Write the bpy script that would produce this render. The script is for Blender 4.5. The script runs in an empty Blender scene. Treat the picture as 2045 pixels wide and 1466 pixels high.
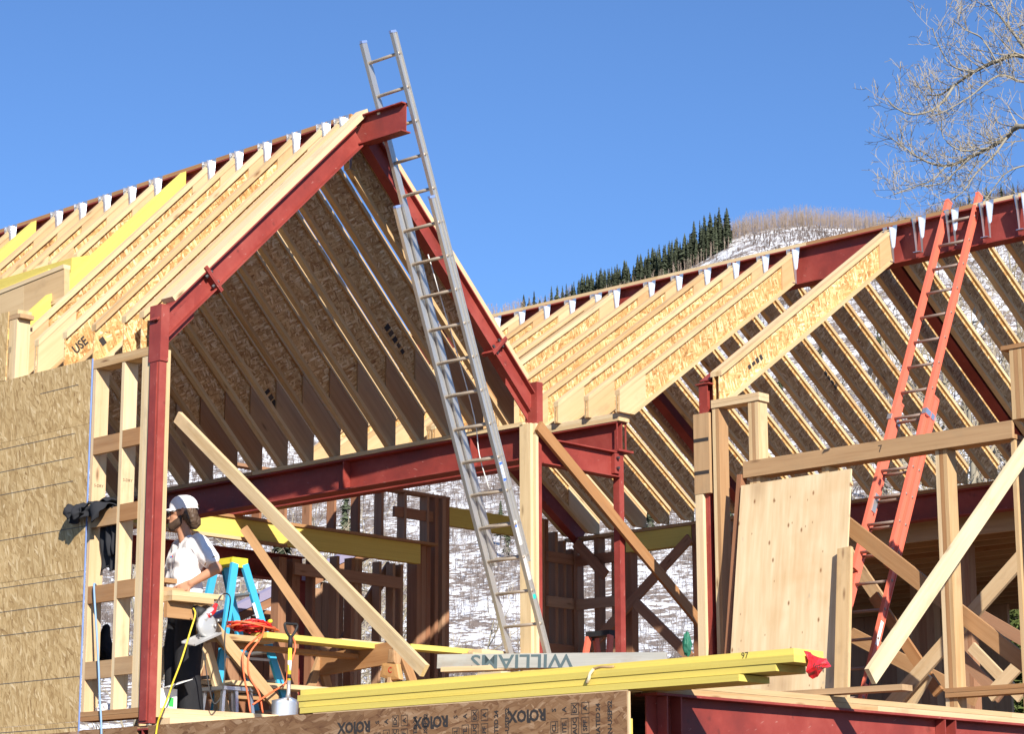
import bpy, bmesh, math, random
from mathutils import Vector, Matrix, Euler, noise as mnoise
random.seed(7)
scene = bpy.context.scene
col = scene.collection
# ---------------------------------------------------------------- camera
PITCH, YAW, ROLL = 0.217657, 0.812101, -0.0025317
FPX = 4614.9                                   # focal length in pixels of a 2045 px wide picture
CAM = Vector((-11.173, -14.468, -1.225))       # eye a little below deck height, on the road side
fwd = Vector((math.sin(YAW)*math.cos(PITCH), math.cos(YAW)*math.cos(PITCH), math.sin(PITCH)))
r0 = Vector((math.cos(YAW), -math.sin(YAW), 0)); u0 = r0.cross(fwd)
rgt = r0*math.cos(ROLL) + u0*math.sin(ROLL); upv = -r0*math.sin(ROLL) + u0*math.cos(ROLL)
cd = bpy.data.cameras.new('camera'); cam = bpy.data.objects.new('camera', cd); col.objects.link(cam)
cam.matrix_world = Matrix.Translation(CAM) @ Matrix((rgt, upv, -fwd)).transposed().to_4x4()
cd.sensor_width = 36; cd.lens = FPX/2045*36; cd.clip_start = 0.1; cd.clip_end = 6000
scene.camera = cam
# ---------------------------------------------------------------- sky, sun, exposure
SUN = Vector((-1, -1.75, 1.10)).normalized()   # towards the sun
w = bpy.data.worlds.new('World'); scene.world = w; w.use_nodes = True
wn = w.node_tree.nodes; wl = w.node_tree.links
sky = wn.new('ShaderNodeTexSky'); sky.sky_type = 'NISHITA'; sky.sun_disc = False
sky.sun_elevation = math.asin(SUN.z); sky.sun_rotation = math.atan2(SUN.x, SUN.y)
sky.altitude = 2400; sky.air_density = 1.0; sky.dust_density = 0.0; sky.ozone_density = 7.5
bg = wn['Background']; wl.new(sky.outputs[0], bg.inputs[0]); bg.inputs[1].default_value = 0.107
sl = bpy.data.lights.new('sun', 'SUN'); so = bpy.data.objects.new('sun', sl); col.objects.link(so)
sl.energy = 5.0; sl.angle = math.radians(0.53); sl.color = (1.0, 0.93, 0.82)
so.rotation_euler = SUN.to_track_quat('Z', 'Y').to_euler(); so.location = (-20, -30, 30)
vs = scene.view_settings; vs.view_transform = 'Standard'; vs.look = 'None'; vs.exposure = 0.71; vs.gamma = 1; vs.use_curve_mapping = False

# ---------------------------------------------------------------- materials
class G:
    def __init__(s, name, rough=0.7, metal=0.0, spec=0.3):
        s.m = bpy.data.materials.new(name); s.m.use_nodes = True; s.t = s.m.node_tree
        s.b = s.t.nodes['Principled BSDF']; s.b.inputs['Roughness'].default_value = rough
        s.b.inputs['Metallic'].default_value = metal; s.b.inputs['Specular IOR Level'].default_value = spec
    def n(s, typ, ins=None, **kw):
        nd = s.t.nodes.new('ShaderNode'+typ)
        for k, v in kw.items(): setattr(nd, k, v)
        for k, v in (ins or {}).items():
            i = nd.inputs[k]
            if hasattr(v, 'is_linked'): s.t.links.new(v, i)
            else: i.default_value = v
        return nd
    def math(s, op, a, b=0.0, c=0.0): return s.n('Math', {0: a, 1: b, 2: c}, operation=op).outputs[0]
    def vec(s, op, a, b): return s.n('VectorMath', {0: a, 1: b}, operation=op).outputs[0]
    def mix(s, f, a, b, blend='MIX'):
        return s.n('Mix', {0: f, 6: a, 7: b}, data_type='RGBA', blend_type=blend).outputs[2]
    def ramp(s, f, stops):
        nd = s.n('ValToRGB', {0: f}); e = nd.color_ramp.elements
        while len(e) < len(stops): e.new(0.5)
        for el, (p, c) in zip(e, stops): el.position = p; el.color = (*c, 1)
        return nd.outputs[0]
    def coord(s, scale=(1, 1, 1), rot=(0, 0, 0), rand=40.0):
        tc = s.n('TexCoord'); oi = s.n('ObjectInfo')
        if not hasattr(s, 'rnd'): s.rnd = oi.outputs['Random']
        off = s.n('CombineXYZ', {0: s.math('MULTIPLY', oi.outputs['Random'], rand), 1: s.math('MULTIPLY', oi.outputs['Random'], rand*.37), 2: s.math('MULTIPLY', oi.outputs['Random'], rand*.71)}).outputs[0]
        p = s.vec('ADD', tc.outputs['Object'], off)
        if any(rot): p = s.n('Mapping', {'Vector': p, 'Rotation': rot}).outputs[0]
        return s.n('Mapping', {'Vector': p, 'Scale': scale}).outputs[0]
    def noise(s, v, scale=1.0, detail=3.0, rough=0.55): return s.n('TexNoise', {'Vector': v, 'Scale': scale, 'Detail': detail, 'Roughness': rough}).outputs[0]
    def done(s, colr, bump=None, strength=0.3, dist=0.002, rough=None):
        if hasattr(colr, 'is_linked'): s.t.links.new(colr, s.b.inputs['Base Color'])
        else: s.b.inputs['Base Color'].default_value = (*colr, 1)
        if bump is not None:
            bp = s.n('Bump', {'Height': bump, 'Strength': strength, 'Distance': dist}); s.t.links.new(bp.outputs[0], s.b.inputs['Normal'])
        if rough is not None: s.t.links.new(rough, s.b.inputs['Roughness'])
        return s.m
def rgb(r, g, b): return tuple((c/255/12.92 if c/255 <= .04045 else ((c/255+.055)/1.055)**2.4) for c in (r, g, b))

def wood(name, light, dark, knot=(0.16, 0.075, 0.03), knots=0.35, var=0.28, rough=0.72):
    light, dark = tuple(x*.88 for x in light), tuple(x*.88 for x in dark)
    g = G(name, rough)
    v = g.coord((1.1, 22, 22))
    n1 = g.noise(v, 1.0, 4, 0.6)
    n2 = g.noise(g.coord((3, 130, 130)), 1.0, 2)
    n3 = g.noise(g.coord((1.2, 2.4, 2.4)), 1.3, 2)
    f = g.math('ADD', g.math('MULTIPLY', n1, .75), g.math('MULTIPLY', n2, .3))
    c = g.ramp(f, [(0.32, dark), (0.52, tuple((a*1.6+b)/2.6 for a, b in zip(light, dark))), (0.72, light)])
    c = g.mix(g.math('MULTIPLY', n3, .45), c, (*[x*.8 for x in dark], 1), 'MIX')
    vo = g.n('TexVoronoi', {'Vector': g.coord((2.3, 8.5, 8.5)), 'Scale': 1.0, 'Randomness': 1.0})
    sel = g.math('LESS_THAN', g.n('SeparateColor', {0: vo.outputs['Color']}).outputs[0], knots)
    k = g.math('MULTIPLY', sel, g.n('MapRange', {0: vo.outputs['Distance'], 1: .04, 2: .17, 3: 1.0, 4: 0.0}, clamp=True).outputs[0])
    c = g.mix(g.math('MULTIPLY', k, .8), c, (*knot, 1))
    sm = g.n('MapRange', {0: g.noise(g.coord((2.5, 5, 5)), 1.1, 4, .65), 1: .56, 2: .72, 3: 0., 4: .32}, clamp=True).outputs[0]
    c = g.mix(sm, c, (.28, .19, .11, 1))
    val = g.math('ADD', 1-var*.6, g.math('MULTIPLY', g.rnd, var))
    hs = g.n('HueSaturation', {'Hue': g.math('ADD', .492, g.math('MULTIPLY', g.rnd, .016)), 'Saturation': g.math('SUBTRACT', 1.08, g.math('MULTIPLY', g.rnd, .2)), 'Value': val, 'Color': c})
    return g.done(hs.outputs[0], f, .25, .001)

def osb(name, pal, size=1.0, axis=(0.15, 0.9, -0.75, .45, -.3, 1.3), rough=0.75, var=.12, contrast=1.0):
    g = G(name, rough)
    cur = None; gr = None
    for i, a in enumerate(axis):
        v = g.coord((8.0/size, 30/size, 36/size), (0, a, 0), 40+13*i)
        wob = g.n('TexNoise', {'Vector': v, 'Scale': 1.6, 'Detail': 2.0}).outputs['Color']
        v = g.vec('ADD', v, g.n('VectorMath', {0: wob, 'Scale': .55}, operation='SCALE').outputs[0])
        vo = g.n('TexVoronoi', {'Vector': v, 'Scale': 1.0+.3*(i % 3), 'Randomness': 1.0})
        sc = g.n('SeparateColor', {0: vo.outputs['Color']})
        gi = g.noise(g.coord((9, 150, 190), (0, a, 0), 11+i), 1.0, 2)
        # darker rims where one strand overlaps the next
        val = g.math('SUBTRACT', sc.outputs[0], g.n('MapRange', {0: vo.outputs['Distance'], 1: .45, 2: .85, 3: 0., 4: .35}, clamp=True).outputs[0])
        if cur is None: cur, gr = val, gi
        else:
            sel = g.math('GREATER_THAN', sc.outputs[1], .58)
            cur = g.n('Mix', {0: sel, 2: cur, 3: val}, data_type='FLOAT').outputs[0]; gr = g.n('Mix', {0: sel, 2: gr, 3: gi}, data_type='FLOAT').outputs[0]
    f = g.math('ADD', g.math('MULTIPLY', cur, .62*contrast), g.math('MULTIPLY', gr, .55))
    f = g.math('ADD', f, .02+(1-contrast)*.3)
    c = g.ramp(f, pal)
    big = g.noise(g.coord((2, 2, 2)), 1.2, 2)
    val = g.math('ADD', g.math('ADD', .88-var/2, g.math('MULTIPLY', g.rnd, var)), g.math('MULTIPLY', big, .28))
    hs = g.n('HueSaturation', {'Value': val, 'Color': c})
    return g.done(hs.outputs[0], f, .5, .003)

def paint(name, c, rough=.5, metal=0., dirt=.25, dcol=(.05, .03, .02), scale=3., spec=.4, var=.0, streak=(1, 1, 1)):
    g = G(name, rough, metal, spec)
    n = g.noise(g.coord(streak), scale, 6, .65)
    f = g.n('MapRange', {0: n, 1: .45, 2: .8, 3: 0., 4: dirt}, clamp=True).outputs[0]
    cc = g.mix(f, (*c, 1), (*dcol, 1))
    n2 = g.noise(g.coord((1, 1, 1)), scale*14, 3)
    cc = g.mix(g.math('MULTIPLY', n2, dirt*.5), cc, (*[x*.6 for x in c], 1))
    if var: cc = g.n('HueSaturation', {'Value': g.math('ADD', 1-var/2, g.math('MULTIPLY', g.rnd, var)), 'Color': cc}).outputs[0]
    r = g.math('ADD', rough-.08, g.math('MULTIPLY', n, .2))
    return g.done(cc, n2, .12, .001, r)

M = {}
M['pine'] = wood('pine_lumber', (.80, .60, .345), (.58, .37, .165))
M['fir'] = wood('fir_lumber', (.56, .335, .16), (.38, .20, .085), var=.22)
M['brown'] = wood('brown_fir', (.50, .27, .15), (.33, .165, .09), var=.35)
M['spruce'] = wood('pale_spruce', (.85, .68, .43), (.68, .48, .26), var=.15)
M['ply'] = wood('plywood_block', (.74, .53, .29), (.62, .41, .20), knots=.28, var=.22)
M['plysheet'] = None
M['greyboard'] = wood('weathered_board', (.62, .60, .54), (.42, .41, .37), knots=.2, var=.1)
M['osb_web'] = osb('osb_web', [(.03, (.11, .042, .015)), (.2, (.34, .165, .055)), (.48, (.53, .315, .12)), (.74, (.68, .46, .215)), (1, (.86, .71, .44))])
M['osb_wall'] = osb('osb_sheathing', [(.02, (.17, .09, .034)), (.2, (.34, .215, .088)), (.5, (.47, .32, .145)), (.8, (.57, .41, .205)), (1, (.72, .57, .35))], 1.15, (1.5, 2.1, 1.0, 1.75, .6, 1.3), contrast=1.0)
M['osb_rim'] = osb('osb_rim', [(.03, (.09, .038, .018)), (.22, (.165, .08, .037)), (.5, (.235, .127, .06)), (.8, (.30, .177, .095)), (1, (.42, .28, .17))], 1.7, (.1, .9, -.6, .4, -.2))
M['lvl'] = paint('yellow_lvl', (.72, .58, .135), .62, 0, .4, (.42, .29, .05), 2.2, .3, .16, (.35, 6, 34))
def primer():
    g = G('red_primer', .55, 0, .35)
    big = g.noise(g.coord((1, 1, 1)), 1.6, 6, .7); mid = g.noise(g.coord((1, 1, 1)), 11, 4, .6)
    c = g.ramp(big, [(.3, (.17, .03, .024)), (.5, (.26, .042, .032)), (.72, (.34, .075, .058))])
    sp = g.n('MapRange', {0: mid, 1: .62, 2: .74, 3: 0., 4: .6}, clamp=True).outputs[0]
    c = g.mix(sp, c, (.10, .025, .02, 1))
    sc = g.n('MapRange', {0: g.noise(g.coord((2.2, 60, 60), (0, .35, .2)), 1.0, 3, .5), 1: .69, 2: .73, 3: 0., 4: .55}, clamp=True).outputs[0]
    c = g.mix(sc, c, (.46, .24, .20, 1))
    return g.done(c, mid, .15, .002, g.math('ADD', .42, g.math('MULTIPLY', big, .3)))
M['steel'] = primer()
M['bolt'] = paint('bolt_steel', (.12, .12, .13), .45, .7, .3)
M['galv'] = paint('galvanised', (.66, .70, .76), .32, .85, .25, (.3, .32, .36), 9, .5)
M['alu'] = paint('ladder_aluminium', (.60, .59, .57), .42, .75, .35, (.34, .32, .29), 8, .5, 0, (.6, 4, 4))
M['alurung'] = paint('worn_rung', (.50, .42, .33), .55, .5, .4, (.28, .2, .14), 10, .4)
M['rungdk'] = paint('dusty_rung', (.36, .27, .22), .6, .4, .4, (.2, .14, .11), 10, .4)
M['orange'] = paint('orange_fibreglass', (.74, .165, .10), .5, 0, .3, (.45, .08, .05), 5, .4, 0, (.5, 4, 4))
M['blue'] = paint('blue_fibreglass', (.05, .40, .66), .45, 0, .25, (.10, .24, .33), 6, .4, 0, (.5, 4, 4))
M['yellow'] = paint('yellow_plastic', (.78, .68, .05), .45, 0, .2, (.4, .33, .05), 6)
M['black'] = paint('black_rubber', (.02, .02, .022), .6, 0, .3, (.05, .045, .04), 8)
M['ink'] = G('black_ink', .8).done((.04, .034, .032))
M['inkfade'] = G('faded_ink', .8).done((.09, .065, .045))
M['greyink'] = G('grey_ink', .8).done((.10, .14, .15))
M['blueink'] = G('blue_ink', .7).done((.06, .16, .55))
M['white'] = paint('white_label', (.80, .80, .78), .5, 0, .15, (.5, .48, .44), 9)
M['chalk'] = G('chalk_line', .9).done((.11, .10, .09))
M['bluetape'] = paint('blue_tape', (.18, .27, .55), .6, 0, .2, (.1, .15, .3))
M['teal'] = G('teal_sticker', .5).done((.02, .5, .42))
# ---------------------------------------------------------------- object helpers
WM = {}
def link(o, mw, parent=None):
    col.objects.link(o); WM[o.name] = mw.copy()
    if parent is not None:
        o.parent = parent; o.matrix_local = WM[parent.name].inverted() @ mw
    else: o.matrix_world = mw
    return o
def tag(o, label, cat, group=None, kind=None):
    o['label'] = label; o['category'] = cat
    if group: o['group'] = group
    if kind: o['kind'] = kind
    return o
def thing(name, label, cat, loc=(0, 0, 0), group=None):
    o = bpy.data.objects.new(name, None); o.empty_display_size = .1
    link(o, Matrix.Translation(Vector(loc))); return tag(o, label, cat, group)
def mesh(name, vs_, fs, mat, smooth=False):
    me = bpy.data.meshes.new(name); me.from_pydata([tuple(v) for v in vs_], [], fs); me.materials.append(mat)
    if smooth:
        for p in me.polygons: p.use_smooth = True
    me.update(); return me
CACHE = {}
def boxmesh(name, L, a, b, mat, x0=0.0):
    k = (round(L, 4), round(a, 4), round(b, 4), mat.name, round(x0, 4))
    if k not in CACHE:
        v = [(x, y, z) for x in (x0, x0+L) for y in (-a/2, a/2) for z in (-b/2, b/2)]
        CACHE[k] = mesh(name, v, [(0, 1, 3, 2), (4, 6, 7, 5), (0, 4, 5, 1), (2, 3, 7, 6), (0, 2, 6, 4), (1, 5, 7, 3)], mat)
    return CACHE[k]
def frame(p, d, up):
    X = Vector(d).normalized(); Z = Vector(up) - X*X.dot(Vector(up)); Z.normalize(); Y = Z.cross(X)
    return Matrix.Translation(Vector(p)) @ Matrix((X, Y, Z)).transposed().to_4x4()
def bar(name, p, q, t, h, mat, parent=None, up=(0, 0, 1)):
    """a board from p to q: t thick sideways, h deep along up"""
    p, q = Vector(p), Vector(q)
    o = bpy.data.objects.new(name, boxmesh(name, (q-p).length, t, h, mat))
    return link(o, frame(p, q-p, up), parent)
def box(name, lo, hi, mat, parent=None, ax=0):
    """axis aligned box whose grain (local X) runs along ax"""
    lo, hi = Vector(lo), Vector(hi); c = (lo+hi)/2; s = hi-lo
    d = [Vector((1, 0, 0)), Vector((0, 1, 0)), Vector((0, 0, 1))][ax]
    up = Vector((0, 0, 1)) if ax != 2 else Vector((1, 0, 0))
    p = c - d*(s[ax]/2)
    if ax == 0: t, h = s.y, s.z
    elif ax == 1: t, h = s.x, s.z
    else: t, h = s.y, s.x
    return bar(name, p, p+d*s[ax], t, h, mat, parent, up)
def clip(poly, zmin):
    out = []
    for i, a in enumerate(poly):
        b = poly[(i+1) % len(poly)]
        ia, ib = a[1] >= zmin-1e-9, b[1] >= zmin-1e-9
        if ia: out.append(a)
        if ia != ib:
            t = (zmin-a[1])/(b[1]-a[1]); out.append((a[0]+t*(b[0]-a[0]), zmin))
    return out
def sect(name, poly, y0, y1, ang, org, mat, parent=None, key=None):
    """polygon in the XZ plane swept from y0 to y1; local X lies along the slope ang"""
    c, s = math.cos(ang), math.sin(ang); yc = (y0+y1)/2; h = (y1-y0)/2
    k = key and (key, round(h, 4), mat.name)
    if k and k in CACHE: me = CACHE[k]
    else:
        pts = [((x-org[0])*c+(z-org[1])*s, -(x-org[0])*s+(z-org[1])*c) for x, z in poly]; n = len(pts)
        ar = sum(pts[i][0]*pts[(i+1) % n][1]-pts[(i+1) % n][0]*pts[i][1] for i in range(n))
        if ar < 0: pts.reverse()
        v = [(a, -h, b) for a, b in pts]+[(a, h, b) for a, b in pts]
        f = [tuple(range(n)), tuple(range(2*n-1, n-1, -1))]+[(i, i+n, (i+1) % n+n, (i+1) % n) for i in range(n)]
        me = mesh(name, v, f, mat)
        if k: CACHE[k] = me
    o = bpy.data.objects.new(name, me)
    return link(o, Matrix.Translation((org[0], yc, org[1])) @ Matrix.Rotation(-ang, 4, 'Y'), parent)
def prism(name, poly, h, mat, mw, parent=None, smooth=False):
    """polygon in the local XZ plane, thickness h along local Y"""
    n = len(poly); ar = sum(poly[i][0]*poly[(i+1) % n][1]-poly[(i+1) % n][0]*poly[i][1] for i in range(n))
    if ar < 0: poly = poly[::-1]
    v = [(a, -h/2, b) for a, b in poly]+[(a, h/2, b) for a, b in poly]
    f = [tuple(range(n)), tuple(range(2*n-1, n-1, -1))]+[(i, i+n, (i+1) % n+n, (i+1) % n) for i in range(n)]
    return link(bpy.data.objects.new(name, mesh(name, v, f, mat, smooth)), mw, parent)
def ibeam(name, p, q, depth, bf, tf, tw, mat, parent=None, up=(0, 0, 1)):
    """rolled steel I section, p and q on the centre line"""
    p, q = Vector(p), Vector(q); L = (q-p).length; d, b, w2 = depth/2, bf/2, tw/2
    pr = [(-b, -d), (b, -d), (b, -d+tf), (w2, -d+tf), (w2, d-tf), (b, d-tf), (b, d), (-b, d), (-b, d-tf), (-w2, d-tf), (-w2, -d+tf), (-b, -d+tf)]
    n = len(pr); v = [(0, a, c) for a, c in pr]+[(L, a, c) for a, c in pr]
    f = [(i, (i+1) % n, (i+1) % n+n, i+n) for i in range(n)]
    for k in (0, n):
        for qd in ((0, 1, 2, 11), (10, 3, 4, 9), (8, 5, 6, 7), (11, 2, 3, 10), (9, 4, 5, 8)):
            f.append(tuple(x+k for x in (qd if k else qd[::-1])))
    return link(bpy.data.objects.new(name, mesh(name, v, f, mat)), frame(p, q-p, up), parent)
def tube(name, pts, r, mat, parent=None, seg=6, mw=None, smooth=True):
    """round tube through pts, r a number or one per point"""
    pts = [Vector(p) for p in pts]; rr = r if hasattr(r, '__len__') else [r]*len(pts)
    v, f = [], []; n = len(pts); ref = None
    for i, p in enumerate(pts):
        d = (pts[min(i+1, n-1)]-pts[max(i-1, 0)]).normalized()
        if ref is None: ref = d.orthogonal().normalized()
        ref = (ref-d*d.dot(ref)).normalized(); b = d.cross(ref)
        for k in range(seg):
            a = 2*math.pi*k/seg; v.append(p+(ref*math.cos(a)+b*math.sin(a))*rr[i])
    for i in range(n-1):
        for k in range(seg):
            f.append((i*seg+k, i*seg+(k+1) % seg, (i+1)*seg+(k+1) % seg, (i+1)*seg+k))
    f.append(tuple(range(seg-1, -1, -1))); f.append(tuple((n-1)*seg+k for k in range(seg)))
    org = pts[0] if mw is None else mw.translation
    v = [x-org for x in v]
    return link(bpy.data.objects.new(name, mesh(name, v, f, mat, smooth)), Matrix.Translation(org), parent)
def curve(pts, n=8):
    """Catmull-Rom through pts"""
    P = [Vector(p) for p in pts]; P = [P[0]*2-P[1]]+P+[P[-1]*2-P[-2]]; out = []
    for i in range(1, len(P)-2):
        for k in range(n):
            t = k/n; a, b, c, d = P[i-1:i+3]
            out.append(.5*((2*b)+(c-a)*t+(2*a-5*b+4*c-d)*t*t+(3*b-a-3*c+d)*t**3))
    out.append(P[-2]); return out
def lathe(name, prof, mat, mw, parent=None, seg=20, smooth=True):
    v, f = [], []
    for r, z in prof:
        for k in range(seg): a = 2*math.pi*k/seg; v.append((r*math.cos(a), r*math.sin(a), z))
    for i in range(len(prof)-1):
        for k in range(seg): f.append((i*seg+k, i*seg+(k+1) % seg, (i+1)*seg+(k+1) % seg, (i+1)*seg+k))
    f.append(tuple(range(seg-1, -1, -1))); f.append(tuple((len(prof)-1)*seg+k for k in range(seg)))
    return link(bpy.data.objects.new(name, mesh(name, v, f, mat, smooth)), mw, parent)
def join(name, parts, mat, mw=Matrix(), parent=None, smooth=False):
    """several (verts, faces) lumps as one mesh"""
    v, f = [], []
    for vv, ff in parts:
        k = len(v); v += list(vv); f += [tuple(i+k for i in q) for q in ff]
    return link(bpy.data.objects.new(name, mesh(name, v, f, mat, smooth)), mw, parent)
def boxgeo(lo, hi):
    v = [(x, y, z) for x in (lo[0], hi[0]) for y in (lo[1], hi[1]) for z in (lo[2], hi[2])]
    return v, [(0, 1, 3, 2), (4, 6, 7, 5), (0, 4, 5, 1), (2, 3, 7, 6), (0, 2, 6, 4), (1, 5, 7, 3)]
def text(name, body, size, mat, mw, parent=None, extr=.0006, bold=0.0):
    """flat printed lettering turned into a mesh; the text lies in the local XZ plane, facing -Y"""
    cu = bpy.data.curves.new(name, 'FONT'); cu.body = body; cu.size = size; cu.extrude = extr; cu.offset = bold; cu.align_x = 'CENTER'; cu.align_y = 'CENTER'; cu.resolution_u = 2
    t = bpy.data.objects.new(name+'_tmp', cu); col.objects.link(t)
    me = bpy.data.meshes.new_from_object(t.evaluated_get(bpy.context.evaluated_depsgraph_get()))
    bpy.data.objects.remove(t); bpy.data.curves.remove(cu)
    me.materials.clear(); me.materials.append(mat)
    return link(bpy.data.objects.new(name, me), mw @ Matrix.Rotation(math.pi/2, 4, 'X'), parent)
def axes(p, x, z):
    """matrix with local X along x and local Z near z"""
    return frame(p, x, z)
def at(px, py, ax, val):
    """point of the coordinate plane ax = val seen at a place of the 2045 x 1466 picture"""
    d = ((px-1022.5)*rgt-(py-733)*upv)/FPX+fwd
    return CAM+d*((val-CAM[ax])/d[ax])
# ================================================================ roof framing
RA = dict(xr=2.22, xe=0.0, zt=3.28, m=1.0, zp=2.975, hw=.055, n='A')
RB = dict(xr=8.58, xe=5.55, zt=3.42, m=.675, zp=3.205, hw=.085, n='B')
def hanger_geo(sgn, h, wtop):
    """sheet metal joist hanger at the ridge, local: X towards the ridge, Z up, top at 0"""
    parts = []
    for y in (-.036, .036):
        poly = [(-wtop, .004), (0, .012), (0, -h), (-.022, -h-.005)]
        if sgn > 0: poly = [(-a, b) for a, b in poly][::-1]
        v = [(a, y-.0015, b) for a, b in poly]+[(a, y+.0015, b) for a, b in poly]
        parts.append((v, [(0, 1, 2, 3), (7, 6, 5, 4), (0, 4, 5, 1), (1, 5, 6, 2), (2, 6, 7, 3), (3, 7, 4, 0)]))
        sy = 1 if y > 0 else -1; xx = .002*sgn
        tri = [(y, .03), (y+sy*.055, .03), (y+sy*.02, -h*.55), (y, -h*.6)]
        v = [(xx-.0012, a, b) for a, b in tri]+[(xx+.0012, a, b) for a, b in tri]
        parts.append((v, [(0, 1, 2, 3), (7, 6, 5, 4), (0, 4, 5, 1), (1, 5, 6, 2), (2, 6, 7, 3), (3, 7, 4, 0)]))
    parts.append(boxgeo((min(0, .075*sgn), -.04, -h-.008), (max(0, .075*sgn), .04, -h-.002)))
    return parts
def joist(roof, side, Y, label, group, depth=.30, blocks=(.22, .34), mat_web='osb_web', hang=True, xe=None, solid=None, fl=.064, zp=None, block_mat='ply'):
    R = roof; m = R['m']; th = math.atan(m); cz = 1/math.cos(th)
    xa = R['hw']+.004; xlen = (R['xr']-R['xe']) if xe is None else xe
    X = (lambda d: R['xr']-d) if side < 0 else (lambda d: R['xr']+d)
    ztop = lambda d: R['zt']+m*((R['xr']-R['xe'])-d)
    zp = R['zp'] if zp is None else zp
    ang = th if side < 0 else -th
    org = (X(xlen), ztop(xlen)) if side < 0 else (X(xa), ztop(xa))
    key = (R['n'], side, depth, blocks, round(xlen, 3), fl, zp)
    t = thing('i_joist' if not solid else 'lvl_rafter', label, 'joist' if not solid else 'rafter', (X(xlen), Y, ztop(xlen)-.3), group)
    def strip(name, a, b, d0, d1, wy, mat):
        poly = [(X(d0), ztop(d0)-a*cz), (X(d1), ztop(d1)-a*cz), (X(d1), ztop(d1)-b*cz), (X(d0), ztop(d0)-b*cz)]
        poly = clip(poly, zp)
        if len(poly) > 2: sect(name, poly, Y-wy/2, Y+wy/2, ang, org, M[mat], t, (name, a, b, d0, d1)+key)
    if solid:
        strip('rafter_board', 0, depth, xa, xlen, fl, solid)
    else:
        strip('top_flange', 0, .038, xa, xlen, fl, 'pine')
        strip('bottom_flange', depth-.038, depth, xa, xlen, fl, 'pine')
        strip('web', .038, depth-.038, xa, xlen, .012, mat_web)
        if blocks[0]: strip('web_stiffener', .0385, depth-.0385, xa+.003, xa+blocks[0], fl-.012, 'ply')
        if blocks[1]: strip('web_stiffener', .0385, depth-.0385, xlen-blocks[1], xlen-.003, fl-.012, block_mat)
    if hang:
        k = ('hanger', R['n'], side); h = depth*cz
        if k not in CACHE:
            v, f = [], []
            for vv, ff in hanger_geo(-side if side else 1, h, .075) if False else hanger_geo(1 if side > 0 else -1, h, .075):
                b = len(v); v += vv; f += [tuple(i+b for i in q) for q in ff]
            CACHE[k] = mesh('joist_hanger', v, f, M['galv'])
        link(bpy.data.objects.new('joist_hanger', CACHE[k]), Matrix.Translation((X(R['hw']+.002), Y, ztop(R['hw']))), t)
    return t
# ---- ridge beams
t = thing('ridge_beam', 'red steel ridge beam of the tall gable, its end jutting out above the peak', 'beam', (2.22, -.5, 5.16))
ibeam('steel_section', (2.22, -.5, 5.30), (2.22, 7.6, 5.30), .27, .11, .012, .009, M['steel'], t)
for i in range(4): box('nailer', (2.165, .16+1.9*i, 5.437), (2.275, .16+1.9*i+1.895, 5.475), M['fir'], t, 1)
t = thing('ridge_beam', 'deep red steel ridge beam behind the orange ladder, with empty metal hangers on it', 'beam', (8.58, -4, 5.03))
ibeam('steel_section', (8.58, -4.4, 5.235), (8.58, 6.2, 5.235), .41, .17, .014, .01, M['steel'], t)
for i in range(5): box('nailer', (8.50, -4.4+2.1*i, 5.442), (8.66, -4.4+2.1*i+2.095, 5.480), M['pine' if i != 1 else 'fir'], t, 1)
# ---- left slope of the tall gable
ORD = 'first second third fourth fifth sixth seventh eighth ninth tenth eleventh twelfth thirteenth fourteenth fifteenth sixteenth seventeenth eighteenth nineteenth'.split()
GA = 'joists on the sunlit slope of the tall gable'
for i, Y in enumerate([.27]+[.506+.4064*i for i in range(5)]):
    joist(RA, -1, Y, ORD[i]+' joist from the red frame on the tall gable, sunlit outer slope', GA, blocks=(.22, 0 if Y < 1.6 else .38))
joist(RA, -1, 2.54, 'bright yellow laminated rafter running the full sunlit slope next to the dormer opening', None, solid='lvl', fl=.09, hang=False)
GS = 'short joists above the dormer opening'
for i in range(11):
    Y = 2.95+.4064*i
    if i == 5: joist(RA, -1, 5.0, 'yellow laminated rafter among the short joists above the dormer', None, solid='lvl', fl=.09, hang=False, xe=1.0, zp=0)
    else: joist(RA, -1, Y, ORD[i]+' short joist above the dormer opening, counted from the long yellow rafter', GS, xe=.985, blocks=(.3, .25 if i else 0), zp=0)
# ---- right slope of the tall gable, seen from inside
GR = 'joists on the far slope of the tall gable, seen from below'
for i in range(16): joist(RA, 1, .33+.4064*i, ORD[i]+' shaded joist from the red frame overhead inside the tall gable', GR, blocks=(0, .52), zp=2.955, hang=i < 3, block_mat='fir')
# ---- left slope of the lower gable
GB = 'joists on the sunlit slope of the lower gable'
for i in range(0, 12):
    if i == 6: continue
    joist(RB, -1, -.03+.4064*i, ORD[i if i < 6 else i-1]+' joist of the close sunlit row on the lower gable, counted from its open end', GB, blocks=(.24, .40 if i < 3 else .3))
for Y, nm in ((2.53, 'near'), (2.60, 'far')): joist(RB, -1, Y, nm+' half of the doubled joist inside the close row of the lower gable', None, depth=.30, blocks=(.3, .3), hang=nm == 'near')
joist(RB, -1, -1.29, 'near half of the lone doubled joist beside the orange ladder', None, blocks=(.24, 0), zp=3.0)
joist(RB, -1, -1.222, 'far half of the lone doubled joist beside the orange ladder', None, blocks=(.24, 0), zp=3.0, hang=False)
# ---- right slope of the lower gable
GC = 'joists on the far slope of the lower gable, seen from below'
for i in range(-9, 16):
    lb = (ORD[-3-i]+' shaded joist on the road side of the steel rafter behind the orange ladder') if i <= -3 else (ORD[i+2]+' shaded joist past the steel rafter behind the orange ladder, lower gable')
    joist(RB, 1, -.124+.4064*i, lb, GC, blocks=(0, .0 if i < 12 else .6), hang=False)
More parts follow.
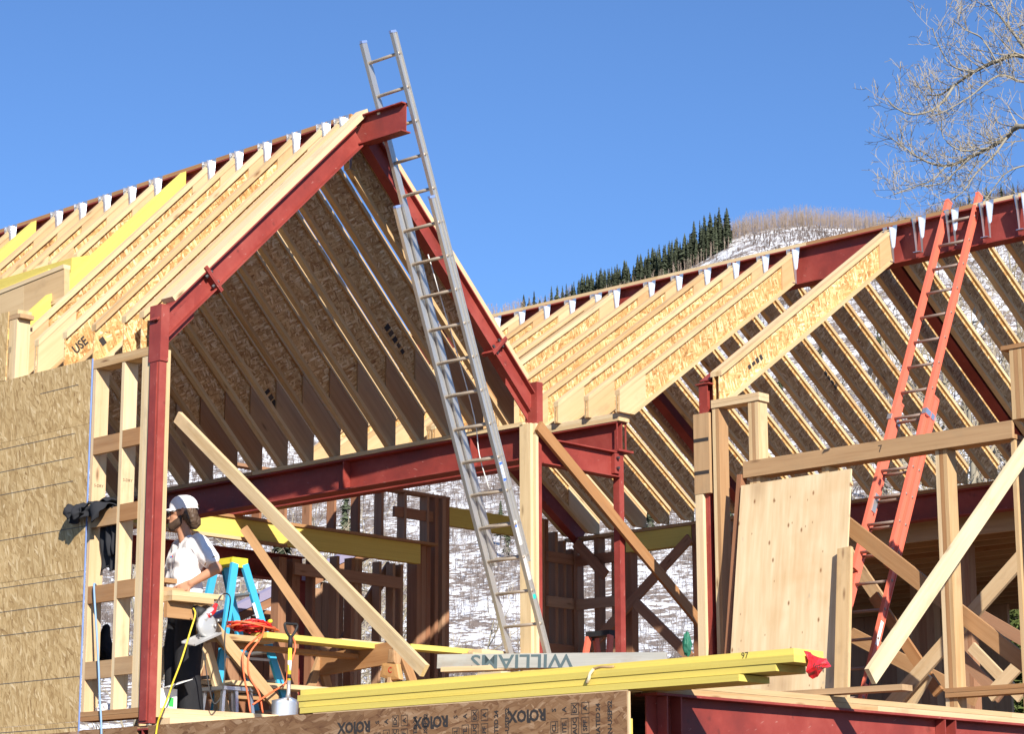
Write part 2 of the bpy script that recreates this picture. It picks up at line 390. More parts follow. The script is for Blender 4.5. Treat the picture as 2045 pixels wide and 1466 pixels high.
# ---- hangers still waiting for joists
hv, hf = [], []
for vv, ff in hanger_geo(-1, .36, .07):
    b = len(hv); hv += vv; hf += [tuple(i+b for i in q) for q in ff]
HM = mesh('joist_hanger', hv, hf, M['galv'])
for i, Y in enumerate((-1.65, -2.05, -2.46, -2.87, -3.3)):
    o = link(bpy.data.objects.new('joist_hanger', HM), Matrix.Translation((8.58-.088, Y, 5.445)))
    tag(o, ORD[i]+' empty metal hanger on the ridge beam after the lone doubled joist', 'joist hanger', 'empty hangers on the ridge beam')
# ---- factory print on some joist webs (dark smudged blocks, one word still readable)
def web_print(px, py, roof, side, ys, L=.26, n=4, word=None, hgt=.07):
    R = roof; m = R['m']; cz = math.sqrt(1+m*m); best = None
    for Y in ys:
        p = at(px, py, 1, Y-.0075); d = abs(p.x-R['xr']); off = (R['zt']+m*((R['xr']-R['xe'])-d)-p.z)/cz
        if .05 < off < .25 and (best is None or abs(off-.15) < best[0]): best = (abs(off-.15), p, Y)
    if best is None: return
    p, Y = best[1], best[2]; dv = Vector((1, 0, -side*-1*-m if side > 0 else m)).normalized()
    par = min((o for o in col.objects if o.name.startswith('i_joist') and o.parent is None), key=lambda o: abs(WM[o.name].translation.y-Y)+(0 if (WM[o.name].translation.x-R['xr'])*side > 0 else 50)+(0 if abs(WM[o.name].translation.x-R['xr']) < 4 else 50))
    if word: text('stamp', word, hgt*1.5, M['ink'], axes(p, dv, (0, 0, 1)), par, bold=.003)
    else:
        rdp = random.Random(px)
        for k in range(n):
            c = p+dv*(L/n)*(k-n/2); bar('stamp', c, c+dv*(L/n*rdp.uniform(.55, .85)), .0012, hgt*rdp.uniform(.6, 1.1), M['inkfade' if side > 0 and k % 2 else 'ink'], par, up=(0, 0, 1))
YA = [.33+.4064*i for i in range(16)]; YL = [.27]+[.506+.4064*i for i in range(5)]; YR = [-.124+.4064*i for i in range(-9, 16)]
web_print(545, 800, RA, 1, YA); web_print(790, 680, RA, 1, YA, .36, 5); web_print(160, 690, RA, -1, YL, word='USE'); web_print(207, 680, RA, -1, YL, .08, 1)
web_print(1510, 722, RB, -1, [-1.29], .3, 4, hgt=.05); web_print(1660, 760, RB, 1, YR, .3, 4); web_print(1755, 765, RB, 1, YR, .35, 5); web_print(1960, 640, RB, 1, YR, .3, 4)
# ================================================================ steel frames
def rafter_steel(name, R, side, Y, d0, d1, off, depth, bf, parent, wood=None):
    m = R['m']; th = math.atan(m); cz = 1/math.cos(th)
    X = lambda d: R['xr']+side*d
    zt = lambda d: R['zt']+m*((R['xr']-R['xe'])-d)
    c = (off+depth/2)*cz
    a, b = Vector((X(d0), Y, zt(d0)-c)), Vector((X(d1), Y, zt(d1)-c))
    o = ibeam(name, a, b, depth, bf, .011, .008, M['steel'], parent, up=(side*-m*-1, 0, 1))
    if wood:
        c2 = (off-wood/2-.001)*cz
        bar('nailer', Vector((X(d0+.05 if side > 0 else -.02), Y+.02, zt(d0+.05 if side > 0 else -.02)-c2)), Vector((X(d1-.1), Y+.02, zt(d1-.1)-c2)), .15, wood, M['spruce'], parent, up=(side*m, 0, 1))
    return o
def bolts(parent, pts, d, r=.014):
    for p in pts:
        p = Vector(p); dd = Vector(d).normalized()
        tube('bolt', [p, p+dd*.03], r, M['bolt'], parent, 6, smooth=False)
t = thing('steel_gable_frame', 'red steel portal frame of the tall gable, columns rising to a bolted peak', 'steel frame', (0, 0, 0))
YF = .065
rafter_steel('rafter_beam', RA, -1, YF, .06, 2.20, .048, .18, .11, t, .045)
rafter_steel('rafter_beam', RA, 1, YF, .06, 2.20, .048, .18, .11, t, .045)
# box columns with a proud outer plate
for x0, x1, zb, zt_, px in ((-.012, .058, -.05, 3.29, -.03), (4.42, 4.49, -.05, 3.33, 4.497)):
    c = box('column', (x0, .0, zb), (x1, .125, zt_), M['steel'], t, 2)
    box('cover_plate', (x0-.006, -.012, zt_-.46), (x1+.006, .137, zt_+.006), M['steel'], c, 2)
    box('edge_bar', (x0-.012, .02, zb+.02), (x0-.0005, .105, zt_-.47), M['steel'], c, 2)
# splice plates with bolts
for side in (-1, 1):
    d = 1.80; px_ = 2.22+side*d; pz = 3.28+2.22-d
    dirv = Vector((side, 0, -1)).normalized(); nrm = Vector((side, 0, 1)).normalized()
    cpt = Vector((px_, YF, pz))-nrm*(.048+.09)
    for s in (-1, 1):
        p = cpt+dirv*(.0095*s)
        pl = bar('splice_plate', p-nrm*.125-Vector((0, 0, 0)), p+nrm*.125, .15, .017, M['steel'], t, up=dirv)
        for yy in (-.045, .045):
            for q in (-.05, .05):
                a = p+nrm*q+Vector((0, yy, 0)); tube('bolt', [a+dirv*s*.008, a+dirv*s*.035], .015, M['bolt'], pl, 6, smooth=False)
# eave knees
for side in (-1, 1):
    x = 2.22+side*2.15
    prism('haunch_plate', [(0, 0), (side*-.30, .30), (side*-.30, .10), (0, -.2)], .009, M['steel'], Matrix.Translation((x, YF, 3.16)), t)
# nailing studs on the columns
for x0, x1, y0, z1, nm, m_ in ((.06, .098, -.002, 2.93, 'stud', 'pine'), (4.375, 4.413, -.03, 2.93, 'stud', 'spruce'), (4.335, 4.373, .0, 2.93, 'stud', 'pine')):
    s = box('nailing_stud', (x0, y0, 0.0), (x1, y0+.138, z1), M[m_], t, 2)
t = thing('steel_rafter', 'shaded red steel rafter rising to the ridge beam behind the orange ladder', 'steel rafter', (10.1, -1.2, 4))
rafter_steel('steel_section', RB, 1, -1.22, .1, 3.05, .05, .26, .13, t)
t = thing('steel_rafter', 'dark steel rafter among the joists behind the plywood-topped stud frame', 'steel rafter', (10.1, 2.95, 4))
rafter_steel('steel_section', RB, 1, 2.93, .1, 3.05, .05, .26, .13, t)
t = thing('steel_rafter', 'dark steel rafter along the end wall at the back of the lower gable', 'steel rafter', (10.1, 5.9, 4))
rafter_steel('steel_section', RB, 1, 5.86, .1, 3.05, .05, .26, .13, t)
t = thing('steel_rafter', 'red steel rafter hidden under the lone doubled joist of the lower gable', 'steel rafter', (7, -1.1, 4))
rafter_steel('steel_section', RB, -1, -1.1, .1, 2.95, .06, .22, .12, t)
# ---- eave beam of the tall gable
t = thing('eave_beam', 'long dark red eave beam across the inside of the tall gable, wood plate on top', 'beam', (4.45, 0, 2.6))
ibeam('steel_section', (4.45, .13, 2.755), (4.45, 7.6, 2.755), .31, .20, .014, .01, M['steel'], t)
box('top_plate', (4.335, .10, 2.913), (4.565, 4.0, 2.953), M['pine'], t, 1); box('top_plate', (4.335, 4.003, 2.913), (4.565, 7.6, 2.953), M['fir'], t, 1)
for y in (.8, 2.6): box('stiffener', (4.355, y, 2.615), (4.545, y+.012, 2.895), M['steel'], t, 2)
# ---- valley beam of the lower gable with its column
t = thing('valley_beam', 'short red steel beam with blue-edged double plate where the two roofs meet', 'beam', (5.68, .1, 2.84))
ibeam('steel_section', (5.68, .03, 2.985), (5.68, 6.0, 2.985), .29, .15, .014, .01, M['steel'], t)
for z, m_ in ((3.132, 'pine'), (3.171, 'spruce')): box('top_plate', (5.60, .0, z), (5.76, 6.0, z+.038), M[m_], t, 1)
box('blue_edge', (5.61, -.004, 3.196), (5.765, 1.0, 3.2125), M['bluetape'], t, 1)
for x in (5.612, 5.738): box('end_stiffener', (x, .033, 2.856), (x+.012, .045, 3.114), M['steel'], t, 2)
t = thing('steel_column', 'slim red steel column under the end of the valley beam', 'column', (5.64, 0, 0))
box('shaft', (5.595, .0, 0), (5.665, .075, 2.815), M['steel'], t, 2); box('cap_plate', (5.54, -.05, 2.817), (5.76, .14, 2.838), M['steel'], t, 0)
t = thing('cross_beam', 'red steel cross beam bolted between the tall gable column and the slim column', 'beam', (4.5, 0, 2.56))
ibeam('steel_section', (4.50, .04, 2.69), (5.592, .04, 2.69), .25, .12, .012, .009, M['steel'], t)
pl = box('end_plate', (5.52, -.012, 2.60), (5.585, .034, 2.80), M['steel'], t, 2)
bolts(pl, [(5.552, -.013, 2.65), (5.552, -.013, 2.75)], (0, -1, 0))
# ---- column carrying the lone joist
t = thing('steel_column', 'red steel column under the lone doubled joist, planked with scrap boards', 'column', (5.56, -1.15, 0))
ibeam('shaft', (5.555, -1.14, 0), (5.555, -1.14, 3.30), .12, .10, .012, .009, M['steel'], t, up=(1, 0, 0))
box('cap_plate', (5.48, -1.22, 3.303), (5.63, -1.06, 3.315), M['steel'], t, 0)
bd = bar('nailed_board', (5.475, -1.14, 2.26), (5.475, -1.14, 3.02), .038, .185, M['fir'], t, up=(0, 1, 0))
for z in (2.44, 2.75): box('burn_mark', (5.4545, -1.225, z), (5.4555, -1.05, z+.035), M['ink'], bd, 1)
bar('nailing_stud', (5.475, -1.10, 0), (5.475, -1.10, 2.255), .038, .089, M['spruce'], t, up=(0, 1, 0))
# ---- eave beam of the lower gable
t = thing('eave_beam', 'dark steel eave beam low under the far slope of the lower gable', 'beam', (11.62, -4, 2.8))
ibeam('steel_section', (11.62, -5.0, 3.00), (11.62, 2.9, 3.00), .30, .16, .014, .01, M['steel'], t)
box('top_plate', (11.52, -5, 3.152), (11.72, 2.9, 3.192), M['fir'], t, 1)
# ================================================================ walls
# ---- sheathed wall on the left with the open stud bay next to the steel column
t = thing('sheathed_wall', 'tan sheathing wall with chalk lines beside the open stud bay', 'wall', (0, .9, 0))
Z0 = (-1.5, -.273, .944, 2.163)
rows = [(-1.6, .002), (.004, 1.218), (1.221, 2.437), (2.439, 2.985)]
ends = [[.905, 3.3, 5.74, 8.0], [.905, 3.33, 5.75, 8.0], [.905, 3.31, 5.745, 8.0], [.905, 3.30, 5.76, 8.0]]
for (za, zb), ee in zip(rows, ends):
    for a, b in zip(ee[:-1], ee[1:]):
        box('osb_panel', (-.013, a, za), (-.0015, b-.003, zb), M['osb_wall'], t, 1)
for z, y0, y1 in ((2.79, 1.08, 1.62), (2.38, 1.10, 2.3), (2.18, 1.1, 2.3), (1.98, 1.1, 2.3), (1.585, .91, 2.3), (1.175, .91, 2.3), (.97, .91, 2.3), (.77, .91, 2.3), (.365, .91, 2.3), (-.04, .91, 2.3)):
    box('chalk_line', (-.0142, y0, z-.003), (-.0132, y1, z+.003), M['chalk'], t, 1)
box('blue_edge_tape', (-.0145, .899, -1.6), (-.001, .9045, 2.986), M['bluetape'], t, 2)
for i in range(18): box('stud', (.003, 1.3+.4064*i, .078), (.14, 1.338+.4064*i, 2.895), M['pine'], t, 2)
box('top_plate', (.003, .91, 2.897), (.141, 8, 2.934), M['pine'], t, 1); box('top_plate', (.003, .91, 2.936), (.141, 8, 2.973), M['pine'], t, 1)
t = thing('stud_bay', 'open bay of pale studs and brown blocking between sheathing and red column', 'wall', (.07, .5, 0))
for y0, m_ in ((.862, 'spruce'), (.475, 'spruce'), (.168, 'spruce'), (.127, 'pine'), (.206, 'pine')):
    box('stud', (.002, y0, .078), (.14, y0+.037, 2.895), M[m_], t, 2)
for z in (.002, .040): box('sole_plate', (-.003, .11, z), (.142, .902, z+.036), M['fir'], t, 1)
for z in (2.897, 2.935): box('top_plate', (-.002, .128, z), (.141, .902, z+.037), M['pine'], t, 1)
for y0, y1, dz in ((.514, .860, 0), (.245, .473, .012)):
    for z in (2.17, 1.565, .945, .335): box('blocking', (.0, y0, z+dz), (.037, y1, z+dz+.14), M['fir'], t, 1)
box('hand_mark', (.001, .8615, 1.93), (.002, .862, 1.94), M['ink'], t, 1)
for y0 in (.8618, .4748):
    text('stamp', 'S-DRY', .034, M['inkfade'], axes((.07, y0-.0009, 1.92), (1, 0, 0), (0, 0, 1)), t)
# ---- dormer pieces on the left slope
t = thing('dormer_post', 'pale corner post with sheathing edge standing in the dormer opening', 'post', (.05, 2.1, 2.98))
for i, m_ in enumerate(('spruce', 'pine', 'pine')): box('stud', (.0, 2.03+.039*i, 2.98), (.138, 2.067+.039*i, 3.52), M[m_], t, 2)
box('plate', (-.004, 1.98, 3.523), (.142, 2.25, 3.56), M['fir'], t, 1); box('plate', (-.004, 2.02, 3.562), (.142, 2.25, 3.60), M['pine'], t, 1)
box('osb_panel', (-.013, 2.15, 2.99), (-.002, 4.3, 3.6), M['osb_wall'], t, 1)
t = thing('dormer_joist', 'plywood-sided joist laid across the dormer opening below the short joists', 'joist', (.65, 2.6, 3.9))
d0, d1 = Vector((.70, 2.32, 4.19)), Vector((.70, 5.6, 3.98))
dn = (d1-d0).normalized(); un = Vector((0, 0, 1))-dn*dn.z
bar('top_flange', d0-un*.019, d1-un*.019, .075, .038, M['spruce'], t)
bar('web_stiffener', d0-un*.17, d0+dn*.62-un*.17, .058, .262, M['ply'], t); bar('web_stiffener', d0+dn*.622-un*.17, d1-un*.17, .058, .262, M['ply'], t)
bar('bottom_flange', d0-un*.321, d1-un*.321, .075, .038, M['spruce'], t)
bar('yellow_edge', d0+Vector((.03, .3, .012)), d1+Vector((.03, 0, .012)), .04, .02, M['lvl'], t)
t = thing('lvl_header', 'stub of yellow laminated header where the dormer joist meets the yellow rafter', 'beam', (1.0, 2.6, 4.1))
sect('header_board', [(.95, 4.36), (1.28, 4.46), (1.28, 4.2), (.95, 4.09)], 2.60, 6.0, 0, (.9, 4.0), M['lvl'], t)
# ---- header stack at the back: long yellow beam with boards
t = thing('lvl_header', 'long yellow laminated header beam across the back room, pale ledger below', 'beam', (6, 5.9, 2.5))
box('header_board', (3.6, 5.86, 2.56), (8.62, 5.95, 2.80), M['lvl'], t, 0)
box('cap_board', (5.2, 5.83, 2.803), (8.9, 5.97, 2.838), M['fir'], t, 0)
box('ledger', (3.6, 5.78, 2.545), (5.78, 5.857, 2.583), M['spruce'], t, 0); box('ledger', (5.79, 5.80, 2.535), (6.4, 5.857, 2.573), M['fir'], t, 0)
# ---- back wall
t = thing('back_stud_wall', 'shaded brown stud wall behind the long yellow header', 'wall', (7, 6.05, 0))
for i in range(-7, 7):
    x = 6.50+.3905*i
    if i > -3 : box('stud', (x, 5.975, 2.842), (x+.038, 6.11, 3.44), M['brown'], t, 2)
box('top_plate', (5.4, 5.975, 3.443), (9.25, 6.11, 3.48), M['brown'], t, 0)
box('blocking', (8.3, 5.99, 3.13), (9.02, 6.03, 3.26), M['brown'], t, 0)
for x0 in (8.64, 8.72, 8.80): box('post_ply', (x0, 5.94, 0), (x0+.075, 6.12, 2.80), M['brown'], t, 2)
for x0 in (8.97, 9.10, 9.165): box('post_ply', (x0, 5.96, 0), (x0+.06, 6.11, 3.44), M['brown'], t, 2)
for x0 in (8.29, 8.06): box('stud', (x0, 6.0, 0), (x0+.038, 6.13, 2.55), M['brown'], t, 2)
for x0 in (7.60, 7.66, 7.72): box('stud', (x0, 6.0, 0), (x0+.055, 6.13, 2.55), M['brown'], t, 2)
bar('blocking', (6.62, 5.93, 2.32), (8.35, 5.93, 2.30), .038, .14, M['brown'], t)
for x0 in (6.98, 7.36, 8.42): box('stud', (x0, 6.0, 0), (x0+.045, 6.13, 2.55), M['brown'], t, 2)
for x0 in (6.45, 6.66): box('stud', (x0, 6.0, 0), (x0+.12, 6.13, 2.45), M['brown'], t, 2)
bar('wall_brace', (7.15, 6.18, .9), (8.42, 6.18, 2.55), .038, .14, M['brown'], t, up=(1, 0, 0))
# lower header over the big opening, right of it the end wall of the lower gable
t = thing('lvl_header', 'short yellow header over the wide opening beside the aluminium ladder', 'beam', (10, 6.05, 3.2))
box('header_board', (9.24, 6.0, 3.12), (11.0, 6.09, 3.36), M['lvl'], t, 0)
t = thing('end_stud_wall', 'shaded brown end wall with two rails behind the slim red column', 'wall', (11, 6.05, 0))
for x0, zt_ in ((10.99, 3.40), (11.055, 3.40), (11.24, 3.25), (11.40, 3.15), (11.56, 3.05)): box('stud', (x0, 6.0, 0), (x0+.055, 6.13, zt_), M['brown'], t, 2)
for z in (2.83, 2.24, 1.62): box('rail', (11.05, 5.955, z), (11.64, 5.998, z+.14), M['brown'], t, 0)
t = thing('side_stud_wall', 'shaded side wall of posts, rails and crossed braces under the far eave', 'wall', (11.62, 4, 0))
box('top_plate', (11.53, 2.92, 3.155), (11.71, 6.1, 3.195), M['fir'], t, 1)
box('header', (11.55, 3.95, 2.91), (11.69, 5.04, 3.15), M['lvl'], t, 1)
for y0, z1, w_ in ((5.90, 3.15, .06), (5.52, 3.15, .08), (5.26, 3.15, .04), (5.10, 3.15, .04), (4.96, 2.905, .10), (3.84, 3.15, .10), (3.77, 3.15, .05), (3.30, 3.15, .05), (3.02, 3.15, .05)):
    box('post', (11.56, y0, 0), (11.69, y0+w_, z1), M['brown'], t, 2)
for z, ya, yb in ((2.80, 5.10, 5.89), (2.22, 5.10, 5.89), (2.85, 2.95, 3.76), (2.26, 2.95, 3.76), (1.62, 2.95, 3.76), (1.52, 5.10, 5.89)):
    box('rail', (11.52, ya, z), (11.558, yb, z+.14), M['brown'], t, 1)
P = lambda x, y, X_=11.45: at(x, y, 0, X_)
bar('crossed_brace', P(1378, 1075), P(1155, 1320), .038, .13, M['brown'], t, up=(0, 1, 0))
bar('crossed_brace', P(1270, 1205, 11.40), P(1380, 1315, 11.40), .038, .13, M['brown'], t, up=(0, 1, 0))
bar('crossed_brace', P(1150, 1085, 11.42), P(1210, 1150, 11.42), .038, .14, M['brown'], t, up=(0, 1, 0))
# ---- near side wall of the lower gable: posts and rail to the right of the planked column
t = thing('half_framed_wall', 'sunlit framed wall of built-up posts and a long rail behind the plywood sheet', 'wall', (5.55, -2.6, 0))
box('post', (5.47, -1.34, 0), (5.61, -1.302, 3.05), M['fir'], t, 2); box('post', (5.47, -1.300, 0), (5.61, -1.264, 3.05), M['pine'], t, 2)
for i, m_ in enumerate(('pine', 'fir', 'pine')): box('post', (5.47, -1.80+.0385*i, 0 if i == 0 else 2.0), (5.61, -1.763+.0385*i, 3.05), M[m_], t, 2)
for z, m_ in ((3.053, 'spruce'), (3.092, 'spruce')): box('top_plate', (5.46, -1.82, z), (5.615, -1.26, z+.037), M[m_], t, 1)
box('rail', (5.43, -4.47, 2.345), (5.468, -1.64, 2.495), M['fir'], t, 1)
box('rail_under', (5.47, -4.47, 2.345), (5.61, -1.81, 2.383), M['fir'], t, 1)
for i, m_ in enumerate(('pine', 'fir', 'spruce')): box('post', (5.47, -3.80+.0395*i, 0), (5.61, -3.763+.0395*i, 2.343), M[m_], t, 2)
for i in (0, 1): box('cripple', (5.47, -2.57+.0395*i, 2.0), (5.61, -2.533+.0395*i, 2.343), M['pine'], t, 2)
for i, m_ in enumerate(('fir', 'pine', 'fir', 'pine')): box('post', (5.44, -4.63+.0395*i, 0 if i == 0 else 2.50), (5.61, -4.593+.0395*i, 3.10), M[m_], t, 2)
box('post', (5.48, -4.46, 0), (5.61, -4.423, 2.34), M['pine'], t, 2)
box('top_plate', (5.43, -4.75, 3.103), (5.615, -4.40, 3.14), M['fir'], t, 1)
for z, m_ in ((.235, 'fir'), (.275, 'fir')): box('sill_plate', (5.44, -4.75, z), (5.60, -3.70, z+.037), M[m_], t, 1)
text('crew_mark', '7', .09, M['ink'], axes((5.4295, -3.15, 2.42), (0, -1, 0), (0, 0, 1)), t)
# ================================================================ deck and front edge
DZ = -.066
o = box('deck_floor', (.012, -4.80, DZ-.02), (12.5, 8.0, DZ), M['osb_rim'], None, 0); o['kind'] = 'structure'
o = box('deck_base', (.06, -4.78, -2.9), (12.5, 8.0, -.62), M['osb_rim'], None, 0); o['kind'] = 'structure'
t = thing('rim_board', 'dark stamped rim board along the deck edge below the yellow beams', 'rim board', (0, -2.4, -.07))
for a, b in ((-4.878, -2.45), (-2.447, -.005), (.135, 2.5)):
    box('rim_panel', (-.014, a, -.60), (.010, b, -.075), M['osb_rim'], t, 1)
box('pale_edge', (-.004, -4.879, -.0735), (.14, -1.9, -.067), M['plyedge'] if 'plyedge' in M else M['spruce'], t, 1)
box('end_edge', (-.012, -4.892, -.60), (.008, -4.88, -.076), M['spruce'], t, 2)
# upside-down factory print on the rim
def rimprint(y, s=1.0):
    R180 = lambda p: axes(p, (0, 1, 0), (0, 0, -1))
    text('stamp', 'ROIOX', .105*s, M['ink'], R180((-.0148, y, -.185)), t, bold=.004)
    box('stamp_bar', (-.0152, y-.03, -.236), (-.0148, y+.0, -.205), M['ink'], t, 1)
    k = 0
    for dy, words in ((.24, ('CL', 'S')), (.33, ('ITE.', 'A')), (.42, ('AUC', 'EX')), (.51, ('SPF', 'A')), (.62, ('RATED', '24')), (.72, ('IN-USE', 'PS2'))):
        for j, wd in enumerate(words):
            z = -.275 if j == 0 else -.165
            mwx = axes((-.0148, y-dy, z), (0, 0, 1), (0, 1, 0))
            text('stamp', wd, .05, M['ink'], mwx, t, bold=.0012)
            if k in (0, 2, 4, 5, 6, 7):
                hh = .052 if len(wd) > 2 else .036
                for a in (-1, 1):
                    box('stamp_frame', (-.0152, y-dy-.033, z+a*hh-.002), (-.0148, y-dy+.033, z+a*hh+.002), M['ink'], t, 1)
                    box('stamp_frame', (-.0152, y-dy+a*.031-.002, z-hh), (-.0148, y-dy+a*.031+.002, z+hh), M['ink'], t, 2)
            k += 1
for y in (-2.35, -3.12, -4.02): rimprint(y)
t = thing('stub_beam', 'short red steel stub under the foot of the red gable column', 'beam', (.02, .06, -.3))
ibeam('steel_section', (-.02, .065, -.20), (.5, .065, -.20), .22, .12, .012, .009, M['steel'], t)
# sole plates of the open gable front
t = thing('sole_plate', 'doubled pale sole plate across the open gable front behind the worker', 'plate', (1, .07, 0))
box('plate_board', (.10, -.02, .035), (1.9, .12, .073), M['spruce'], t, 0); box('plate_board', (.102, -.02, -.004), (4.3, .12, .034), M['pine'], t, 0)
box('packing_board', (.12, -.1, -.0635), (1.6, .13, -.006), M['spruce'], t, 0)
# steel deck beam on the right with double plates
t = thing('deck_beam', 'sunlit red steel deck beam with doubled pale plates along its top', 'beam', (3, -4.88, -.45))
ibeam('steel_section', (.17, -4.88, -.288), (8.2, -4.88, -.288), .42, .19, .016, .011, M['steel'], t)
for z, ends in ((-.0765, (.19, 2.62, 8.2)), (-.0375, (.25, 4.4, 8.2))):
    for a, b in zip(ends[:-1], ends[1:]): box('top_plate', (a, -4.965, z), (b-.002, -4.825, z+.037), M['pine' if a < 1 else 'spruce'], t, 0)
for x in (.27, .41, 3.46, 3.60): box('stiffener', (x, -4.972, -.478), (x+.012, -4.89, -.098), M['steel'], t, 2)
bolts(t, [(3.98, -4.887, -.26)], (0, -1, 0), .02)
t = thing('corner_blocking', 'yellow laminated blocking in the dark recess at the deck corner', 'blocking', (.1, -4.7, -.4))
box('upper_block', (.03, -4.70, -.58), (.16, -4.62, -.09), M['lvl'], t, 2); box('lower_block', (.02, -4.82, -.62), (.11, -4.74, -.24), M['lvl'], t, 2)
# ================================================================ stacked yellow beams on the deck edge
def yb(lbl, x0, x1, y0, y1, z0, z1):
    o = box('lvl_beam', (x0, y0, z0), (x1, y1, z1), M['lvl'], None, 1)
    return tag(o, lbl, 'beam')
o = yb('topmost yellow laminated beam of the pile, marked 97 near its end', .085, .385, -6.12, -1.66, .075, .117)
text('crew_mark', '97', .055, M['ink'], axes((.0842, -5.75, .096), (0, -1, 0), (0, 0, 1)), o)
yb('yellow beam second from the top of the pile on the deck edge', .03, .345, -6.16, -1.69, .029, .072)
yb('yellow beam with a blunt pale end, third from the top of the pile', .036, .336, -6.02, -1.70, -.016, .027)
yb('lowest yellow beam of the pile, resting straight on the deck rim', -.006, .30, -5.77, -1.76, -.064, -.023)
o = box('scrap_board', (.30, -5.55, -.0), (.44, -4.6, .037), M['spruce'], None, 1); tag(o, 'pale scrap board sticking out under the red plastic scrap', 'board')
# ---- painted plank and boards behind the yellow pile
A_, B_ = at(876, 1322, 0, .55), at(1330, 1318, 0, .95)
o = bar('painted_plank', A_, B_, .04, .10, M['greyboard']); tag(o, 'weathered grey plank with a painted name turned upside down', 'plank')
dp = (B_-A_).normalized(); nl = Vector((0, 0, 1)).cross(dp)
text('painted_name', 'WILLIAMS', .135, M['greyink'], axes(A_+dp*.70+nl*-.0215 if nl.x > 0 else A_+dp*.70+nl*.0215, -dp, (0, 0, -1)) @ Matrix.Diagonal((1.4, 1, 1, 1)), o, bold=.002)
A2, B2 = at(888, 1339, 0, .57), at(1180, 1328, 0, .9)
o = bar('white_board', A2, B2, .12, .034, M['spruce']); tag(o, 'narrow whitish board lying under the painted name plank', 'board')
A3, B3 = at(963, 1350, 0, .62), at(1010, 1346, 0, .62)
o = bar('wood_offcut', A3, B3, .1, .03, M['spruce']); tag(o, 'small pale offcut wedged under the whitish board', 'offcut')
# twisted steel strap and wood curl on the pile
o = tube('wood_curl', curve([at(1185, 1338, 0, .03), at(1178, 1347, 0, -.0), at(1176, 1356, 0, -.012), at(1172, 1365, 0, -.004)], 4), .012, M['spruce'], None, 5); tag(o, 'curled wood shaving stuck on the side of the yellow beams', 'wood shaving')
o = tube('twisted_twig', curve([at(1185, 1337, 0, .04), at(1200, 1333, 0, .035), at(1215, 1333, 0, .04), at(1226, 1332, 0, .05)], 4), .009, M['fir'], None, 5); tag(o, 'thin brown stick lying on the side of the yellow beams', 'stick')
# red plastic at the beam end
def crumple(name, c, sx, sy, sz, mat, seed, n=3, amp=.35, freq=2.5):
    bm = bmesh.new(); bmesh.ops.create_icosphere(bm, subdivisions=n, radius=1.0)
    for v in bm.verts:
        k = 1+amp*mnoise.noise(v.co*freq+Vector((seed, seed*2.1, 3)))+amp*.5*mnoise.noise(v.co*freq*3+Vector((seed, 1, seed)))
        v.co *= k; v.co = Vector((v.co.x*sx, v.co.y*sy, v.co.z*sz))
    me = bpy.data.meshes.new(name); bm.to_mesh(me); bm.free(); me.materials.append(mat)
    return link(bpy.data.objects.new(name, me), Matrix.Translation(c))
M['redplastic'] = paint('red_plastic', (.75, .025, .03), .25, 0, .2, (.4, .01, .015), 6, .6)
bm = bmesh.new()
fp = [(1608, 1300), (1614, 1320), (1609, 1342), (1622, 1357), (1633, 1352), (1640, 1338), (1657, 1332), (1650, 1316), (1634, 1314), (1622, 1306)]
ring = [at(x, y, 1, -6.17-.02*(i % 3)) for i, (x, y) in enumerate(fp)]
cc = at(1630, 1331, 1, -6.25)
vv = [bm.verts.new(p) for p in ring]; c0 = bm.verts.new(cc); c1 = bm.verts.new(at(1622, 1322, 1, -6.20))
for i in range(len(vv)): bm.faces.new((vv[i], vv[(i+1) % len(vv)], c0 if 2 <= i <= 8 else c1))
bm.faces.new((vv[2], c0, c1)); bm.faces.new((vv[9], c1, c0))
bmesh.ops.subdivide_edges(bm, edges=bm.edges[:], cuts=2, use_grid_fill=True)
for v in bm.verts: v.co += Vector((0, -1, 0))*.025*mnoise.noise(v.co*22)
geo = bmesh.ops.solidify(bm, geom=bm.faces[:], thickness=.004)
me = bpy.data.meshes.new('red_flag'); org = ring[0].copy()
for v in bm.verts: v.co -= org
bm.to_mesh(me); bm.free(); me.materials.append(M['redplastic'])
o = link(bpy.data.objects.new('red_flag', me), Matrix.Translation(org)); tag(o, 'crumpled red plastic flag on the end of the yellow beams', 'flag')
text('flag_print', 'WON', .045, M['ink'], axes(at(1634, 1334, 1, -6.285), (1, 0, -.25), (0, 0, 1)), o)
# ================================================================ temporary braces
def brace(name, p, q, mat, label, t=.038, h=.14, up=(0, 0, 1), cat='brace'):
    o = bar(name, p, q, t, h, M[mat], None, up); return tag(o, label, cat)
brace('diagonal_brace', (.11, -.10, 2.37), (.11, -2.93, .18), 'pine', 'long pale diagonal brace from the red column down to the yellow beams', h=.095)
brace('diagonal_brace', (4.38, -.06, 2.90), (7.0, -.06, 1.04), 'fir', 'pale diagonal brace crossing in front of the slim red column', h=.11)
brace('diagonal_brace', (.80, .35, .86), (1.75, .25, -.02), 'pine', 'short pale brace slanting down behind the worker legs', h=.10)
brace('diagonal_brace', at(487, 1055, 1, 5.72), at(655, 1300, 1, 4.9), 'fir', 'diagonal prop leaning from the yellow header down behind the workbench', h=.10)
brace('diagonal_brace', at(1738, 1352, 1, -4.86), at(2092, 835, 1, -4.86), 'spruce', 'wide pale brace rising from the deck beam plates across the built-up post', h=.135)
brace('diagonal_brace', at(1640, 1008, 0, 5.68), at(2110, 1375, 0, 5.68), 'fir', 'brace falling from behind the plywood sheet past the built-up post', h=.14, up=(0, 1, 1))
